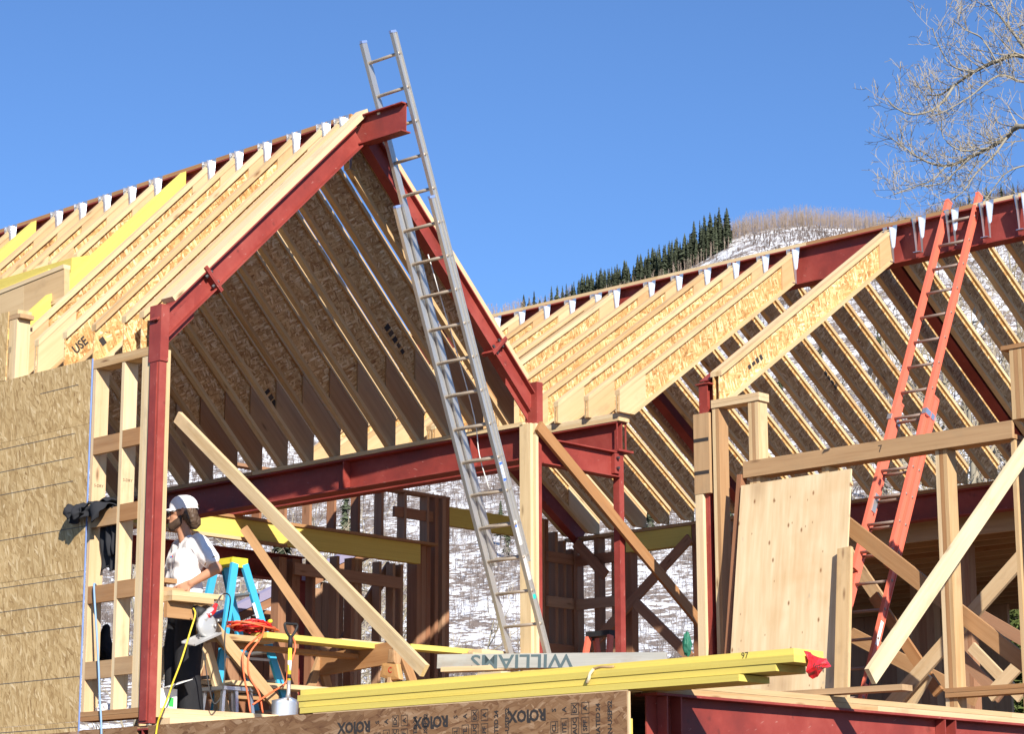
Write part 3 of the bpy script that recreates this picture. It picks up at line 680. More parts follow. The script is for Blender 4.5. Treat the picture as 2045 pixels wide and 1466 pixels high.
brace('diagonal_brace', at(2075, 1075, 0, 6.2), at(1770, 1420, 0, 6.2), 'spruce', 'pale brace crossing behind the post in front of the dark porch', h=.13, up=(0, 1, 1))
brace('diagonal_brace', at(1850, 1345, 0, 6.35), at(1812, 1410, 0, 6.35), 'spruce', 'short pale prop beside the foot of the crossing brace', h=.13, up=(0, 1, 1))
brace('diagonal_brace', at(1745, 1190, 0, 7.0), at(1875, 1385, 0, 7.0), 'fir', 'reddish brace slanting behind the orange ladder foot', h=.11, up=(0, 1, 1))
brace('diagonal_brace', at(1700, 1268, 0, 8.0), at(1950, 1398, 0, 8.0), 'fir', 'long low brace running behind the built-up post near the deck', h=.14, up=(0, 1, 1))
brace('diagonal_brace', at(1690, 1100, 0, 9.0), at(1765, 1210, 0, 9.0), 'fir', 'half shaded brace behind the orange ladder rails', h=.14, up=(0, 1, 1))
brace('diagonal_brace', at(1940, 1292, 0, 9.5), at(2040, 1395, 0, 9.5), 'spruce', 'thin pale brace in front of the green pine', h=.11, up=(0, 1, 1))
brace('diagonal_brace', at(1975, 1392, 0, 9.3), at(2060, 1302, 0, 9.3), 'spruce', 'thin pale brace crossing another before the green pine', h=.13, up=(0, 1, 1))
brace('diagonal_brace', at(1950, 1225, 0, 10.5), at(2060, 1288, 0, 10.5), 'brown', 'dark shaded beam slanting in front of the bare branches', h=.13, up=(0, 1, 1))
brace('diagonal_brace', at(1900, 1290, 0, 10.8), at(2000, 1395, 0, 10.8), 'brown', 'dark shaded brace beside the porch post', h=.13, up=(0, 1, 1))
o = bar('loose_board', at(1560, 1389, 2, .03), at(1812, 1374, 2, .03), .14, .04, M['fir']); tag(o, 'loose brown board laid over the deck plates below the plywood', 'board')
# ---- plywood sheet leaning on the framed wall
def ply_mat():
    g = G('plywood_sheet', .7)
    a = g.noise(g.coord((1.3, 16, 16)), 1.0, 4, .6); n2 = g.noise(g.coord((2, 6, 6)), 1.0, 2)
    c = g.ramp(g.math('ADD', g.math('MULTIPLY', a, .7), g.math('MULTIPLY', n2, .3)), [(.3, (.56, .40, .22)), (.55, (.68, .53, .33)), (.75, (.76, .63, .43))])
    sx = g.n('SeparateXYZ', {0: g.coord((1, 1, 1))}).outputs; xz = g.n('CombineXYZ', {0: sx[0], 1: sx[2]}).outputs[0]
    for sc_, lo, hi, pr, am in (((2.6, 5.2, 1), .02, .075, .6, .95), ((4.1, 7.7, 1), .02, .06, .3, .7), ((1.7, 2.6, 1), .02, .32, .4, .38)):
        vo = g.n('TexVoronoi', {'Vector': g.n('Mapping', {'Vector': xz, 'Scale': sc_}).outputs[0], 'Scale': 1.0}, voronoi_dimensions='2D')
        k = g.n('MapRange', {0: vo.outputs['Distance'], 1: lo, 2: hi, 3: 1., 4: 0.}, clamp=True).outputs[0]
        sel = g.math('LESS_THAN', g.n('SeparateColor', {0: vo.outputs['Color']}).outputs[0], pr)
        c = g.mix(g.math('MULTIPLY', g.math('MULTIPLY', k, sel), am), c, (.20, .085, .03, 1))
    st = g.n('MapRange', {0: g.noise(g.coord((1.5, 1.2, 1.2)), 1.4, 3), 1: .55, 2: .75, 3: 0., 4: .35}, clamp=True).outputs[0]
    c = g.mix(st, c, (.55, .30, .12, 1))
    sm = g.n('MapRange', {0: g.noise(g.coord((3, 5, 5)), 1.6, 2), 1: .70, 2: .78, 3: 0., 4: .5}, clamp=True).outputs[0]
    c = g.mix(sm, c, (.25, .24, .22, 1))
    return g.done(c, a, .2, .001)
M['plysheet'] = ply_mat()
TL, TR = at(1482, 962, 0, 5.40), at(1700, 946, 0, 5.41)
lean = Vector((-.36, -.03, -2.36)); lean = lean.normalized()*2.44
t = bar('plywood_sheet', (TL+TR)/2, (TL+TR)/2+lean, .019, (TR-TL).length, M['plysheet'], None, up=TR-TL)
tag(t, 'stained plywood sheet leaning against the framed wall', 'plywood sheet')
o = brace('leaning_stud', at(1688, 1095, 0, 5.25), at(1680, 1440, 0, 4.95), 'pine', 'pale stud standing at the edge of the plywood sheet', h=.14, up=(0, 1, 0), cat='stud')
o = brace('leaning_stud', at(1482, 950, 0, 5.46), at(1448, 1440, 0, 5.2), 'brown', 'dark edge of a stud leaning behind the plywood sheet', t=.09, h=.05, up=(0, 1, 0), cat='stud')
# ================================================================ porch roof beyond the lower gable
t = thing('porch_roof', 'dark underside of a flat joisted roof beyond the lower gable', 'roof', (15, 1, 2.8))
ye = lambda x: 2.2+(x-12)*.8                  # the wing runs off at an angle
rp = [(11.8, -4), (18.4, -4), (18.4, ye(18.4)), (11.8, ye(11.8))]
join('roof_panel', [([(x, y, 2.90) for x, y in rp]+[(x, y, 2.92) for x, y in rp], [(3, 2, 1, 0), (4, 5, 6, 7), (0, 1, 5, 4), (1, 2, 6, 5), (2, 3, 7, 6), (3, 0, 4, 7)])], M['osb_rim'], WM[t.name].inverted() @ WM[t.name], t)
for i in range(16): box('joist', (11.9+.42*i, -4, 2.66), (11.95+.42*i, ye(11.9+.42*i), 2.897), M['fir'], t, 1)
box('edge_board', (18.42, -4, 2.60), (18.47, ye(18.4), 2.93), M['brown'], t, 1)
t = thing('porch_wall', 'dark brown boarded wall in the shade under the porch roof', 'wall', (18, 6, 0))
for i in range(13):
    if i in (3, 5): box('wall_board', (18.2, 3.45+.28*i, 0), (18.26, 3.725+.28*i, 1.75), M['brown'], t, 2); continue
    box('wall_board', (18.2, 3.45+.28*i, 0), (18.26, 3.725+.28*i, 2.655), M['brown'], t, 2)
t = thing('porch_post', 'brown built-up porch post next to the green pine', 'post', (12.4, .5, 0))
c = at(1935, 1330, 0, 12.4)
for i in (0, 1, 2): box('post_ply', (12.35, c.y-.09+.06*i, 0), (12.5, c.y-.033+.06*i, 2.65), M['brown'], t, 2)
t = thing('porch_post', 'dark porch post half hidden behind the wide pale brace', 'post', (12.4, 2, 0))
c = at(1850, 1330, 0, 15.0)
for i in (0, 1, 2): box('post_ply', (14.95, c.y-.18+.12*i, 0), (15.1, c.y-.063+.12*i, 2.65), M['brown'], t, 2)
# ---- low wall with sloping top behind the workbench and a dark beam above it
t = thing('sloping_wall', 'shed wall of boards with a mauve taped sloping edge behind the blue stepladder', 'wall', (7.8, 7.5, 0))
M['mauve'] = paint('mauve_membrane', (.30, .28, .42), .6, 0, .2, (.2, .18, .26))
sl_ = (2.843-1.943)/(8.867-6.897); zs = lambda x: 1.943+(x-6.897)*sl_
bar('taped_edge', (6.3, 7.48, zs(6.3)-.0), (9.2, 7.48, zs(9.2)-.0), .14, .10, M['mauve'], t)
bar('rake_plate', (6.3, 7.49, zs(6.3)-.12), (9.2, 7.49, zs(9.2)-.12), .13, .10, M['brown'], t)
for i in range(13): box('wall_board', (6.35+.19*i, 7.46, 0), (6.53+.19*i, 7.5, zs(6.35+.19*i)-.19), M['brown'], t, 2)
t = thing('rear_beam', 'dark steel beam at the back of the tall gable room', 'beam', (6, 6.5, 2.3))
ibeam('steel_section', (1.5, 6.45, 2.40), (7.2, 6.45, 2.40), .30, .2, .014, .01, M['steel'], t)
box('shaft', (7.02, 6.35, 0), (7.2, 6.55, 2.245), M['steel'], t, 2)
# ================================================================ ladders
def ladder(name, label, base0, axis, nrm, ya, yb, s0, s1, f0, f1, rungs_b, rungs_f, mat, rungm, off, rail=(.026, .068), capm=None, inset=.03):
    """extension ladder; base0 = a rung centre line point, axis up along the rails, nrm towards the fly section"""
    base0 = Vector(base0); a = Vector(axis).normalized(); n = Vector(nrm).normalized(); S = .3048
    t = thing(name, label, 'ladder', base0+a*s0)
    yc = (ya+yb)/2
    def section(sa, sb, o, dy, rl, rr, tagn):
        for y, sg in ((ya-dy, 1), (yb+dy, -1)):
            p = Vector((base0.x, y, base0.z))+n*o
            r = bar(tagn+'_rail', p+a*sa, p+a*sb, rail[0], rail[1], mat, t, up=n)
            # lips of the channel
            for q in (-1, 1):
                bar('rail_lip', p+a*sa+n*q*(rail[1]/2-.004)+Vector((0, sg*.011, 0)), p+a*sb+n*q*(rail[1]/2-.004)+Vector((0, sg*.011, 0)), .03, .0085, mat, r, up=n)
            bar('rail_cap', p+a*(sb-.002), p+a*(sb+.02), rail[0]+.006, rail[1]+.006, capm or M['black'], r, up=n)
            if sg < 0:
                for k in rr:
                    q = p+a*(k*S)-Vector((0, rail[0]/2, 0)); tube('rung_end', [q, q-Vector((0, .004, 0))], .016, rungm, r, 7)
        for k in rr:
            p = Vector((base0.x, ya-dy+.012, base0.z))+n*o+a*(k*S); q = Vector((base0.x, yb+dy-.012, base0.z))+n*o+a*(k*S)
            tube('rung', [p, q], .0155, rungm, t, 7)
    section(s0, s1, 0, 0, rail, rungs_b, 'base'); section(f0, f1, off, inset, rail, rungs_f, 'fly')
    return t, a, n
al, aa, an = ladder('extension_ladder', 'tall aluminium extension ladder leaning over the red ridge beam', (3.836, 0, .971), (-1.818, 0, 4.848), (4.848, 0, 1.818), -.13, -.565,
    -1.09, 3.88, .55, 5.37, range(-3, 13), range(2, 18), M['alu'], M['alurung'], .070, capm=M['bluetape'], rail=(.024, .060))
def on_rail(s, du=0, dn=0): return Vector((3.836, -.5785, .971))+aa*s+an*dn+Vector((0, du, 0))
lab = bar('maker_badge', on_rail(1.30), on_rail(1.48), .0015, .045, M['white'], al, up=an)
text('badge_text', 'WERNER', .034, M['blueink'], axes(on_rail(1.39, -.0012), -aa, an), lab)
for s in (1.315, 1.465): bar('badge_tip', on_rail(s-.012, -.0006), on_rail(s+.012, -.0006), .0015, .046, M['blueink'], lab, up=an)
bar('label', on_rail(.72), on_rail(.94), .0015, .042, M['white'], al, up=an); bar('label', on_rail(.40), on_rail(.62), .0015, .042, M['white'], al, up=an)
bar('label_mark', on_rail(.88, -.001), on_rail(.92, -.001), .0015, .03, M['blueink'], al, up=an)
bar('sticker', on_rail(.225, -.001), on_rail(.265, -.001), .0015, .05, M['teal'], al, up=an)
# locks and rope of the fly section
tube('pull_rope', curve([(3.864-1.2, -.33, .971+3.2), (3.2, -.34, 2.9), (3.30, -.345, 2.45), (3.42, -.35, 2.15)], 6), .005, M['white'], al, 5)
for y in (-.17, -.525):
    p = Vector((3.864, y, .971))+aa*1.22+an*.035; bar('rung_lock', p, p+aa*.22, .012, .05, M['alu'], al, up=an)
rl_, ra, rn = ladder('extension_ladder', 'orange fibreglass extension ladder propped against the lower ridge beam', tuple(at(1921, 447, 1, -2.13)), (1.742, 0, 3.67), (-3.67, 0, 1.742), -1.93, -2.335,
    -6.3, -2.22, -4.15, .27, range(-20, -7), range(-13, 1), M['orange'], M['rungdk'], .072, rail=(.03, .075), capm=M['orange'], inset=.022)
rb0 = at(1921, 447, 1, -2.13)
for y in (-1.93, -2.335):
    p = Vector((rb0.x, y, rb0.z))+ra*(-2.46)+rn*.036; bar('guide_bracket', p, p+ra*.06, .05, .165, M['galv'], rl_, up=rn)
for y in (-1.97, -2.29):
    p = Vector((rb0.x, y, rb0.z))+ra*(-3.5)+rn*.05; bar('rung_lock', p, p+ra*.2, .015, .06, M['alu'], rl_, up=rn)
p = Vector((rb0.x, -2.3525, rb0.z)); bar('label', p+ra*-4.95, p+ra*-4.7, .0015, .05, M['white'], rl_, up=rn); bar('label', p+ra*-5.35, p+ra*-5.15, .0015, .05, M['black'], rl_, up=rn)
# ---- blue stepladder
def stepladder(name, label, top, mat, capmat, xf, xb, ly, h, dz=.066, steps=5):
    top = Vector(top); t = thing(name, label, 'stepladder', (top.x, top.y, top.z-h))
    v0 = boxgeo((-.075, -.0, -.0), (.075, ly, .055)); cp = join('top_cap', [v0, boxgeo((-.085, -.012, -.03), (.085, .012, .052)), boxgeo((-.085, ly-.012, -.03), (.085, ly+.012, .052))], capmat, Matrix.Translation(top), t)
    for y, sy in ((0.0, -.1), (ly, .1)):
        for dx, m_ in ((xf, mat), (xb, mat)):
            s = 1 if dx > 0 else -1
            bar('rail', top+Vector((s*.055, y, 0)), top+Vector((dx, y+sy, -h)), .03, .07, m_, t, up=(1, 0, .3))
    for k in range(1, steps+1):
        f = k/(steps+1); z = -h*f
        bar('step', top+Vector((.055+(xf-.055)*f, -.1*f, z)), top+Vector((.055+(xf-.055)*f, ly+.1*f, z)), .085, .02, M['alu'], t)
        if k % 2 == 0: bar('rear_brace', top+Vector((-.055+(xb+.055)*f, -.1*f, z)), top+Vector((-.055+(xb+.055)*f, ly+.1*f, z)), .02, .03, M['alu'], t)
    for f in (.55,):
        bar('spreader', top+Vector((.055+(xf-.055)*f, -.1*f, -h*f)), top+Vector((-.055+(xb+.055)*f, -.1*f, -h*f)), .006, .022, M['alu'], t)
    return t
st = stepladder('stepladder', 'blue fibreglass stepladder with a yellow cap behind the worker', at(478, 1127, 1, .85), M['blue'], M['yellow'], .60, -.34, .26, 1.47)
bar('label', at(506, 1205, 1, .74), at(515, 1235, 1, .735), .002, .03, M['white'], st, up=(1, 0, 0))
stepladder('stepladder', 'red stepladder with a black top half hidden behind the slim red column', at(1226, 1270, 1, 1.2), M['orange'], M['black'], .42, -.3, .3, 1.3)
# ================================================================ workbench and tools
t = thing('sawhorse', 'brown timber sawhorse under the planks, tool pouch hung on it', 'sawhorse', (2.75, .4, 0))
s0, s1 = at(640, 1330, 0, 2.72), at(796, 1302, 0, 2.72)
bar('cross_bar', s0, s1, .04, .19, M['fir'], t)
for p in (s0, s1):
    for sx in (-.16, .17):
        bar('leg', p+Vector((0, .0, .06)), Vector((p.x+sx*1.9, p.y+(.05 if p is s0 else -.12), -.066)), .085, .036, M['fir'], t, up=(0, 1, 0))
bar('foot_stretcher', s0+Vector((.1, 0, -.45)), s1+Vector((.1, 0, -.45)), .038, .09, M['fir'], t)
t = thing('sawhorse', 'timber sawhorse at the stepladder end of the plank bench', 'sawhorse', (1.5, .6, 0))
s0, s1 = Vector((.98, 1.05, .62)), Vector((.98, .55, .62))
bar('cross_bar', s0, s1, .04, .14, M['fir'], t)
for p in (s0, s1):
    for sx in (-.3, .3): bar('leg', p+Vector((0, 0, .05)), Vector((p.x+sx, p.y, -.066)), .085, .036, M['pine'], t, up=(0, 1, 0))
zb = .735
def plank(lbl, x0, y0, x1, y1, z0, z1, mat, wdt=.14, nm='plank'):
    o = bar(nm, (x0, y0, (z0+z1)/2), (x1, y1, (z0+z1)/2), wdt, z1-z0, M[mat]); return tag(o, lbl, 'plank')
plank('long yellow laminated plank on the sawhorse bench', 1.42, .40, 3.05, .46, zb+.0, zb+.048, 'lvl', .2, 'bench_plank')
plank('yellow plank sticking out past the far sawhorse', 2.95, .22, 3.95, .16, zb-.002, zb+.044, 'lvl', .16, 'bench_plank')
plank('wide pale board under the orange cords on the bench', 1.02, .55, 1.60, .52, zb-.03, zb+.018, 'pine', .24, 'bench_board')
plank('pale board lying behind the yellow bench plank', 1.75, .62, 2.55, .64, zb+.047, zb+.082, 'fir', .12, 'bench_board')
plank('short pale board on the bench by the tool pouch', 2.45, .55, 3.1, .57, zb+.046, zb+.082, 'spruce', .1, 'bench_board')
plank('shelf board slung low under the plank bench', 1.35, .75, 2.6, .75, .36, .40, 'pine', .2, 'bench_board')
plank('brown beam lying across under the plank bench', 1.2, .60, 3.4, .62, zb-.075, zb-.035, 'fir', .12, 'bench_board')
plank('pale end of a board beyond the bench, near the aluminium ladder', 3.6, .0, 4.6, .05, zb-.01, zb+.03, 'pine', .16, 'bench_board')
plank('upper board of the pair lying before the ladder feet', 3.3, -.2, 4.7, -.28, .62, .70, 'pine', .14, 'bench_board')
for i, (z, lb) in enumerate(((.10, 'lowest'), (.15, 'middle'), (.20, 'topmost'))):
    plank(lb+' offcut of the low lumber pile behind the worker', 1.0, .9+.02*i, 1.9-.15*i, .88, z+.16, z+.20, 'fir' if i < 2 else 'pine', .24, 'offcut')
# little metal platform
t = thing('work_platform', 'low grey metal work platform behind the worker boots', 'platform', (1.45, .45, 0))
pc = at(452, 1378, 1, .5)
bar('deck_plate', pc+Vector((-.16, 0, 0)), pc+Vector((.18, 0, 0)), .3, .03, M['galv'], t)
for sx in (-.13, .0, .15):
    for sy in (-.12, .12): bar('leg', pc+Vector((sx, sy, -.01)), pc+Vector((sx*1.35, sy*1.2, -.42)), .03, .03, M['galv'], t, up=(0, 1, 0))
# cords
M['cord'] = paint('orange_cord', (.80, .16, .06), .45, 0, .15, (.5, .08, .03), 20)
M['redcord'] = paint('red_cord', (.62, .02, .02), .3, 0, .15, (.3, .01, .01), 20, .5)
M['ycord'] = paint('yellow_cord', (.80, .58, .04), .5, 0, .2, (.4, .28, .03), 20)
M['bcord'] = paint('grey_cord', (.05, .05, .05), .5, 0, .2, (.12, .11, .1), 20)
def coil(name, c, rx, ry, rz, turns, r, mat, seed, flat=1.0):
    rd = random.Random(seed); pts = []
    ph = rd.random()*6; tx, ty = rd.uniform(-.3, .3), rd.uniform(-.3, .3)
    for i in range(turns*10+1):
        a = ph+i*2*math.pi/10; k = i//10
        if i % 10 == 0: e = (rd.uniform(.7, 1.1), rd.uniform(.7, 1.1), rd.uniform(-.6, .9), rd.uniform(-.25, .25)*rx, rd.uniform(-.2, .2)*ry)
        pts.append(Vector(c)+Vector((math.cos(a)*rx*e[0]+e[3], math.sin(a)*ry*e[1]+e[4], rz*(.5+.5*math.sin(a*1.7+k)*e[2])+.01)))
    return tube(name, curve(pts, 2), r, mat, None, 5)
cc = at(500, 1262, 1, .5); cc.z = zb+.05
o = coil('cord_coil', cc, .17, .16, .10, 13, .008, M['redcord'], 3); tag(o, 'glossy red cord heaped on the plank bench', 'cord')
cl = coil('loop', cc+Vector((.0, -.04, .0)), .22, .14, .09, 3, .008, M['cord'], 11)
e0 = at(520, 1268, 1, .30)
t = tube('orange_cable', curve([cc+Vector((-.1, -.05, .09)), cc+Vector((.08, -.06, .1)), e0+Vector((.03, 0, .02)), e0+Vector((-.03, -.02, -.05)), at(497, 1310, 1, .28), at(498, 1350, 1, .27), at(517, 1385, 1, .22), at(525, 1425, 1, .2)], 6), .008, M['cord'], None, 6)
tag(t, 'orange extension cord looped on the bench and hanging to the floor', 'cord')
cl.parent = t; cl.matrix_local = WM[t.name].inverted() @ WM[cl.name]
tube('hanging_loop', curve([e0, at(488, 1300, 1, .26), at(486, 1340, 1, .24), at(495, 1390, 1, .22), at(500, 1425, 1, .2)], 6), .008, M['cord'], t, 6)
tube('hanging_loop', curve([at(583, 1268, 1, .3), at(590, 1295, 1, .28), at(575, 1340, 1, .26), at(570, 1365, 1, .25), at(540, 1385, 1, .2), at(505, 1408, 1, .18)], 6), .008, M['cord'], t, 6)
lathe('plug', [(.001, 0), (.016, .002), (.018, .02), (.014, .04), (.001, .042)], M['yellow'], axes(at(536, 1243, 1, .4), (1, 0, 0), (0, -1, .2)), t, 10)
# shovel
t = thing('shovel', 'upright shovel with black D-grip and steel blade beside the yellow beams', 'shovel', at(575, 1420, 1, -.06))
sp = lambda x, y: at(x, y, 1, -.06)
tube('shaft', [sp(579.5, 1292), sp(577, 1360)], .0165, M['yellow'], t, 10)
tube('neck', [sp(577, 1360), sp(576, 1385), sp(574, 1400)], [.017, .017, .022], M['alu'], t, 10)
tube('collar', [sp(580.5, 1270), sp(579.3, 1295)], .019, M['black'], t, 10)
tube('band', [sp(578.5, 1320), sp(578, 1340)], .0172, M['white'], t, 10)
tube('band', [sp(577.6, 1348), sp(577.2, 1356)], .0175, M['black'], t, 10)
g0 = sp(581, 1246)
tube('d_grip', curve([sp(580.5, 1275), sp(573, 1264), sp(569, 1252), sp(570, 1246), sp(581, 1247), sp(592, 1248), sp(593, 1254), sp(588, 1265), sp(580.5, 1275)], 5), .0115, M['black'], t, 7)
bl = []; n_ = 9
for i in range(n_):
    for j in range(7):
        u_, v_ = j/6*2-1, i/(n_-1)
        wd_ = .115*(1-.25*v_**3); bl.append(sp(574, 1392)+Vector((u_*wd_*.8, u_*wd_*-.5-.045*(1-u_*u_)*(1-v_*.5)+.03, -.26*v_-.03*abs(u_)*(1-v_))))
bf_ = [(i*7+j, i*7+j+1, (i+1)*7+j+1, (i+1)*7+j) for i in range(n_-1) for j in range(6)]
b0 = bl[0].copy(); o = link(bpy.data.objects.new('blade', mesh('blade', [p-b0 for p in bl], bf_, M['galv'], True)), Matrix.Translation(b0), t)
o.modifiers.new('thickness', 'SOLIDIFY').thickness = .004
# leather pouch on the sawhorse
M['leather'] = paint('tan_leather', (.50, .27, .10), .6, 0, .35, (.25, .12, .05), 5)
t = thing('tool_pouch', 'tan leather tool pouch with a red mark hanging on the sawhorse', 'pouch', at(783, 1360, 0, 2.6))
def puff(name, poly, ax, val, depth, mat, parent, nseg=3):
    pts = [at(x, y, ax, val) for x, y in poly]; c = sum(pts, Vector())/len(pts); nrm = Vector((-1, 0, 0)) if ax == 0 else Vector((0, -1, 0))
    v, f = [], []; k = len(pts)
    for lv, (s, d) in enumerate(((1, -depth*.5), (1, depth*.4), (.93, depth*.85), (.6, depth))):
        for p in pts: v.append(c+(p-c)*s+nrm*d)
    for lv in range(3):
        for i in range(k): f.append((lv*k+i, lv*k+(i+1) % k, (lv+1)*k+(i+1) % k, (lv+1)*k+i))
    f.append(tuple(range(3*k, 4*k))); f.append(tuple(range(k-1, -1, -1))); b0 = v[0].copy()
    return link(bpy.data.objects.new(name, mesh(name, [p-b0 for p in v], f, mat, False)), Matrix.Translation(b0), parent)
b = puff('pouch_body', [(762, 1353), (767, 1326), (778, 1324), (797, 1327), (803, 1358), (785, 1360)], 0, 2.6, .035, M['leather'], t)
puff('flap_strap', [(776, 1325), (779, 1298), (789, 1298), (791, 1325)], 0, 2.58, .02, M['fir'], t)
text('stamp', 'C', .07, M['redcord'], axes(at(785, 1340, 0, 2.6)-Vector((.038, 0, 0)), (0, -1, 0), (0, 0, 1)), b)
# shelf boards by the worker
t = plank('pale board with cut notch on top of the worker saw shelf', .10, -.04, .60, -.06, .945, .985, 'pine', .14, 'shelf_board')
plank('upper pale board end on the worker shelf', .10, .05, .30, .05, .987, 1.02, 'fir', .1, 'shelf_board')
plank('small pale block on top of the worker shelf', .10, .04, .22, .04, 1.055, 1.09, 'fir', .1, 'shelf_board')
plank('thick lower board carrying the worker shelf', .098, -.05, .50, -.07, .903, .943, 'pine', .13, 'shelf_board')
plank('deep brown bracket board below the worker shelf', .098, -.03, .36, -.03, .775, .90, 'fir', .04, 'shelf_board')
# circular saw
M['sawgrey'] = paint('saw_metal', (.55, .55, .54), .4, .4, .3, (.3, .3, .3), 12)
t = thing('circular_saw', 'grey circular saw with red handle hung from the worker shelf', 'saw', at(410, 1285, 1, -.14))
q = lambda x, y, d=0: at(x, y, 1, -.14-d)
ax_ = (q(440, 1248)-q(372, 1278)).normalized()
up_ = Vector((0, 0, 1)); fr = axes(q(412, 1250), ax_, up_)
lathe('blade_guard', [(.001, -.025), (.075, -.025), (.092, -.015), (.094, .015), (.078, .028), (.04, .03), (.001, .03)], M['sawgrey'], fr @ Matrix.Rotation(math.pi/2, 4, 'X'), t, 24)
lathe('blade', [(.001, -.034), (.062, -.034), (.062, -.030), (.001, -.030)], M['alu'], fr @ Matrix.Rotation(math.pi/2, 4, 'X') @ Matrix.Translation((.0, -.03, -.0)), t, 24)
lathe('motor', [(.001, -.02), (.042, -.02), (.045, .08), (.036, .10), (.001, .10)], M['black'], axes(q(403, 1225, -.02), (1, 0, 0), Vector((-.3, .9, .3))), t, 14)
join('base_plate', [boxgeo((-.14, -.075, -.004), (.15, .075, .004)), boxgeo((-.14, -.08, -.002), (.15, -.07, .014)), boxgeo((-.14, .07, -.002), (.15, .08, .014))], M['sawgrey'], axes(q(402, 1276), ax_, Vector((-.55, -.2, .8))), t)
tube('handle', curve([q(412, 1232, .01), q(424, 1222, .01), q(432, 1207, .01)], 5), [.028, .028, .027, .026, .026, .027, .025, .022, .019, .017, .015], M['redplastic'], t, 10)
tube('housing', curve([q(405, 1240), q(416, 1225), q(424, 1220)], 4), .034, M['sawgrey'], t, 10)
for a in ((421, 1228), (436, 1240), (430, 1250)): tube('knob', [q(*a, .03), q(*a, .05)], .012, M['alu'], t, 8)
tube('power_cord', curve([q(432, 1207), q(440, 1192), q(452, 1186, -.1), q(460, 1196, -.1), q(456, 1230, -.1), q(449, 1270, -.1), q(449, 1340, -.1), q(444, 1385, -.05), q(432, 1405), q(424, 1400), q(415, 1360), q(407, 1310), q(398, 1280), q(394, 1240), q(393, 1216)], 7), .0055, M['bcord'], t, 6)
o = tube('yellow_cord', curve([at(386, 1215, 1, -.16), at(390, 1228, 1, -.17), at(380, 1262, 1, -.18), at(362, 1320, 1, -.16), at(345, 1365, 1, -.12), at(335, 1395, 1, -.1), at(322, 1425, 0, -.03), at(314, 1450, 0, -.04), at(308, 1500, 0, -.05)], 7), .0075, M['ycord'], None, 6); tag(o, 'yellow power cord hanging from the shelf down past the red column', 'cord')
o = tube('dark_cord', curve([at(350, 1368, 1, -.10), at(338, 1385, 1, -.09), at(330, 1405, 1, -.09), at(326, 1420, 1, -.08)], 6), .0055, M['bcord'], None, 5); tag(o, 'thin dark cord beside the yellow cord at the column foot', 'cord')
# white carton
t = thing('white_carton', 'open white carton with a green patch at the worker feet', 'carton', at(345, 1410, 1, .2))
c0 = at(341, 1410, 1, .2)
box('carton_body', c0+Vector((-.12, -.02, -.1)), c0+Vector((.045, .2, .13)), M['white'], t)
bar('flap', c0+Vector((-.1, -.03, .13)), c0+Vector((.09, -.09, .20)), .22, .004, M['white'], t)
M['green'] = G('green_print', .5).done((.06, .55, .10)); box('print', c0+Vector((-.035, -.0225, -.01)), c0+Vector((.01, -.0205, .06)), M['green'], t)
# ================================================================ clothing and hoses on the stud bay
M['black_cloth'] = paint('charcoal_fleece', (.032, .033, .038), .95, 0, .4, (.05, .05, .055), 5, .1)
def capsule(p, q, r1, r2, seg=12):
    p, q = Vector(p), Vector(q); d = q-p; L = d.length
    mw = frame(p, d if L > 1e-6 else (1, 0, 0), (0, 0, 1) if abs(d.normalized().z) < .9 else (0, 1, 0)); v, f = [], []; rings = []
    for k in range(1, 6): a = -math.pi/2+k*math.pi/2/5; rings.append((r1*math.sin(a), r1*math.cos(a)))
    for k in range(0, 5): a = k*math.pi/2/5; rings.append((L+r2*math.sin(a), r2*math.cos(a)))
    v.append(mw @ Vector((-r1, 0, 0)))
    for x, r in rings:
        for i in range(seg): a = 2*math.pi*i/seg; v.append(mw @ Vector((x, r*math.cos(a), r*math.sin(a))))
    v.append(mw @ Vector((L+r2, 0, 0))); e = len(v)-1; nr = len(rings)
    for i in range(seg):
        f.append((0, 1+(i+1) % seg, 1+i)); f.append((e, 1+(nr-1)*seg+i, 1+(nr-1)*seg+(i+1) % seg))
    for k in range(nr-1):
        for i in range(seg): f.append((1+k*seg+i, 1+k*seg+(i+1) % seg, 1+(k+1)*seg+(i+1) % seg, 1+(k+1)*seg+i))
    return v, f
def blob(name, caps, mat, org, parent=None, voxel=.012, smooth=6, wrinkle=0, wf=12, seed=0, fac=.5):
    """tapered limbs fused into one continuous surface"""
    v, f = [], []
    for c in caps:
        vv, ff = capsule(*c); b = len(v); v += vv; f += [tuple(i+b for i in q) for q in ff]
    org = Vector(org); me = mesh(name, [p-org for p in v], f, mat)
    tmp = bpy.data.objects.new(name+'_tmp', me); col.objects.link(tmp)
    r = tmp.modifiers.new('r', 'REMESH'); r.mode = 'VOXEL'; r.voxel_size = voxel
    s = tmp.modifiers.new('s', 'SMOOTH'); s.iterations = smooth; s.factor = fac
    out = bpy.data.meshes.new_from_object(tmp.evaluated_get(bpy.context.evaluated_depsgraph_get()))
    bpy.data.objects.remove(tmp); bpy.data.meshes.remove(me)
    if wrinkle:
        out.update()
        nn = [x.normal.copy() for x in out.vertices]
        for x, n in zip(out.vertices, nn):
            p = x.co; k = mnoise.noise(Vector((p.x*wf, p.y*wf, p.z*wf*.55))+Vector((seed, 0, 0)))
            x.co = p+n*wrinkle*(1-abs(k)*2.2)
    out.materials.clear(); out.materials.append(mat)
    for p in out.polygons: p.use_smooth = True
    return link(bpy.data.objects.new(name, out), Matrix.Translation(org), parent)
j = lambda x, y, X_=-.05: at(x, y, 0, X_)
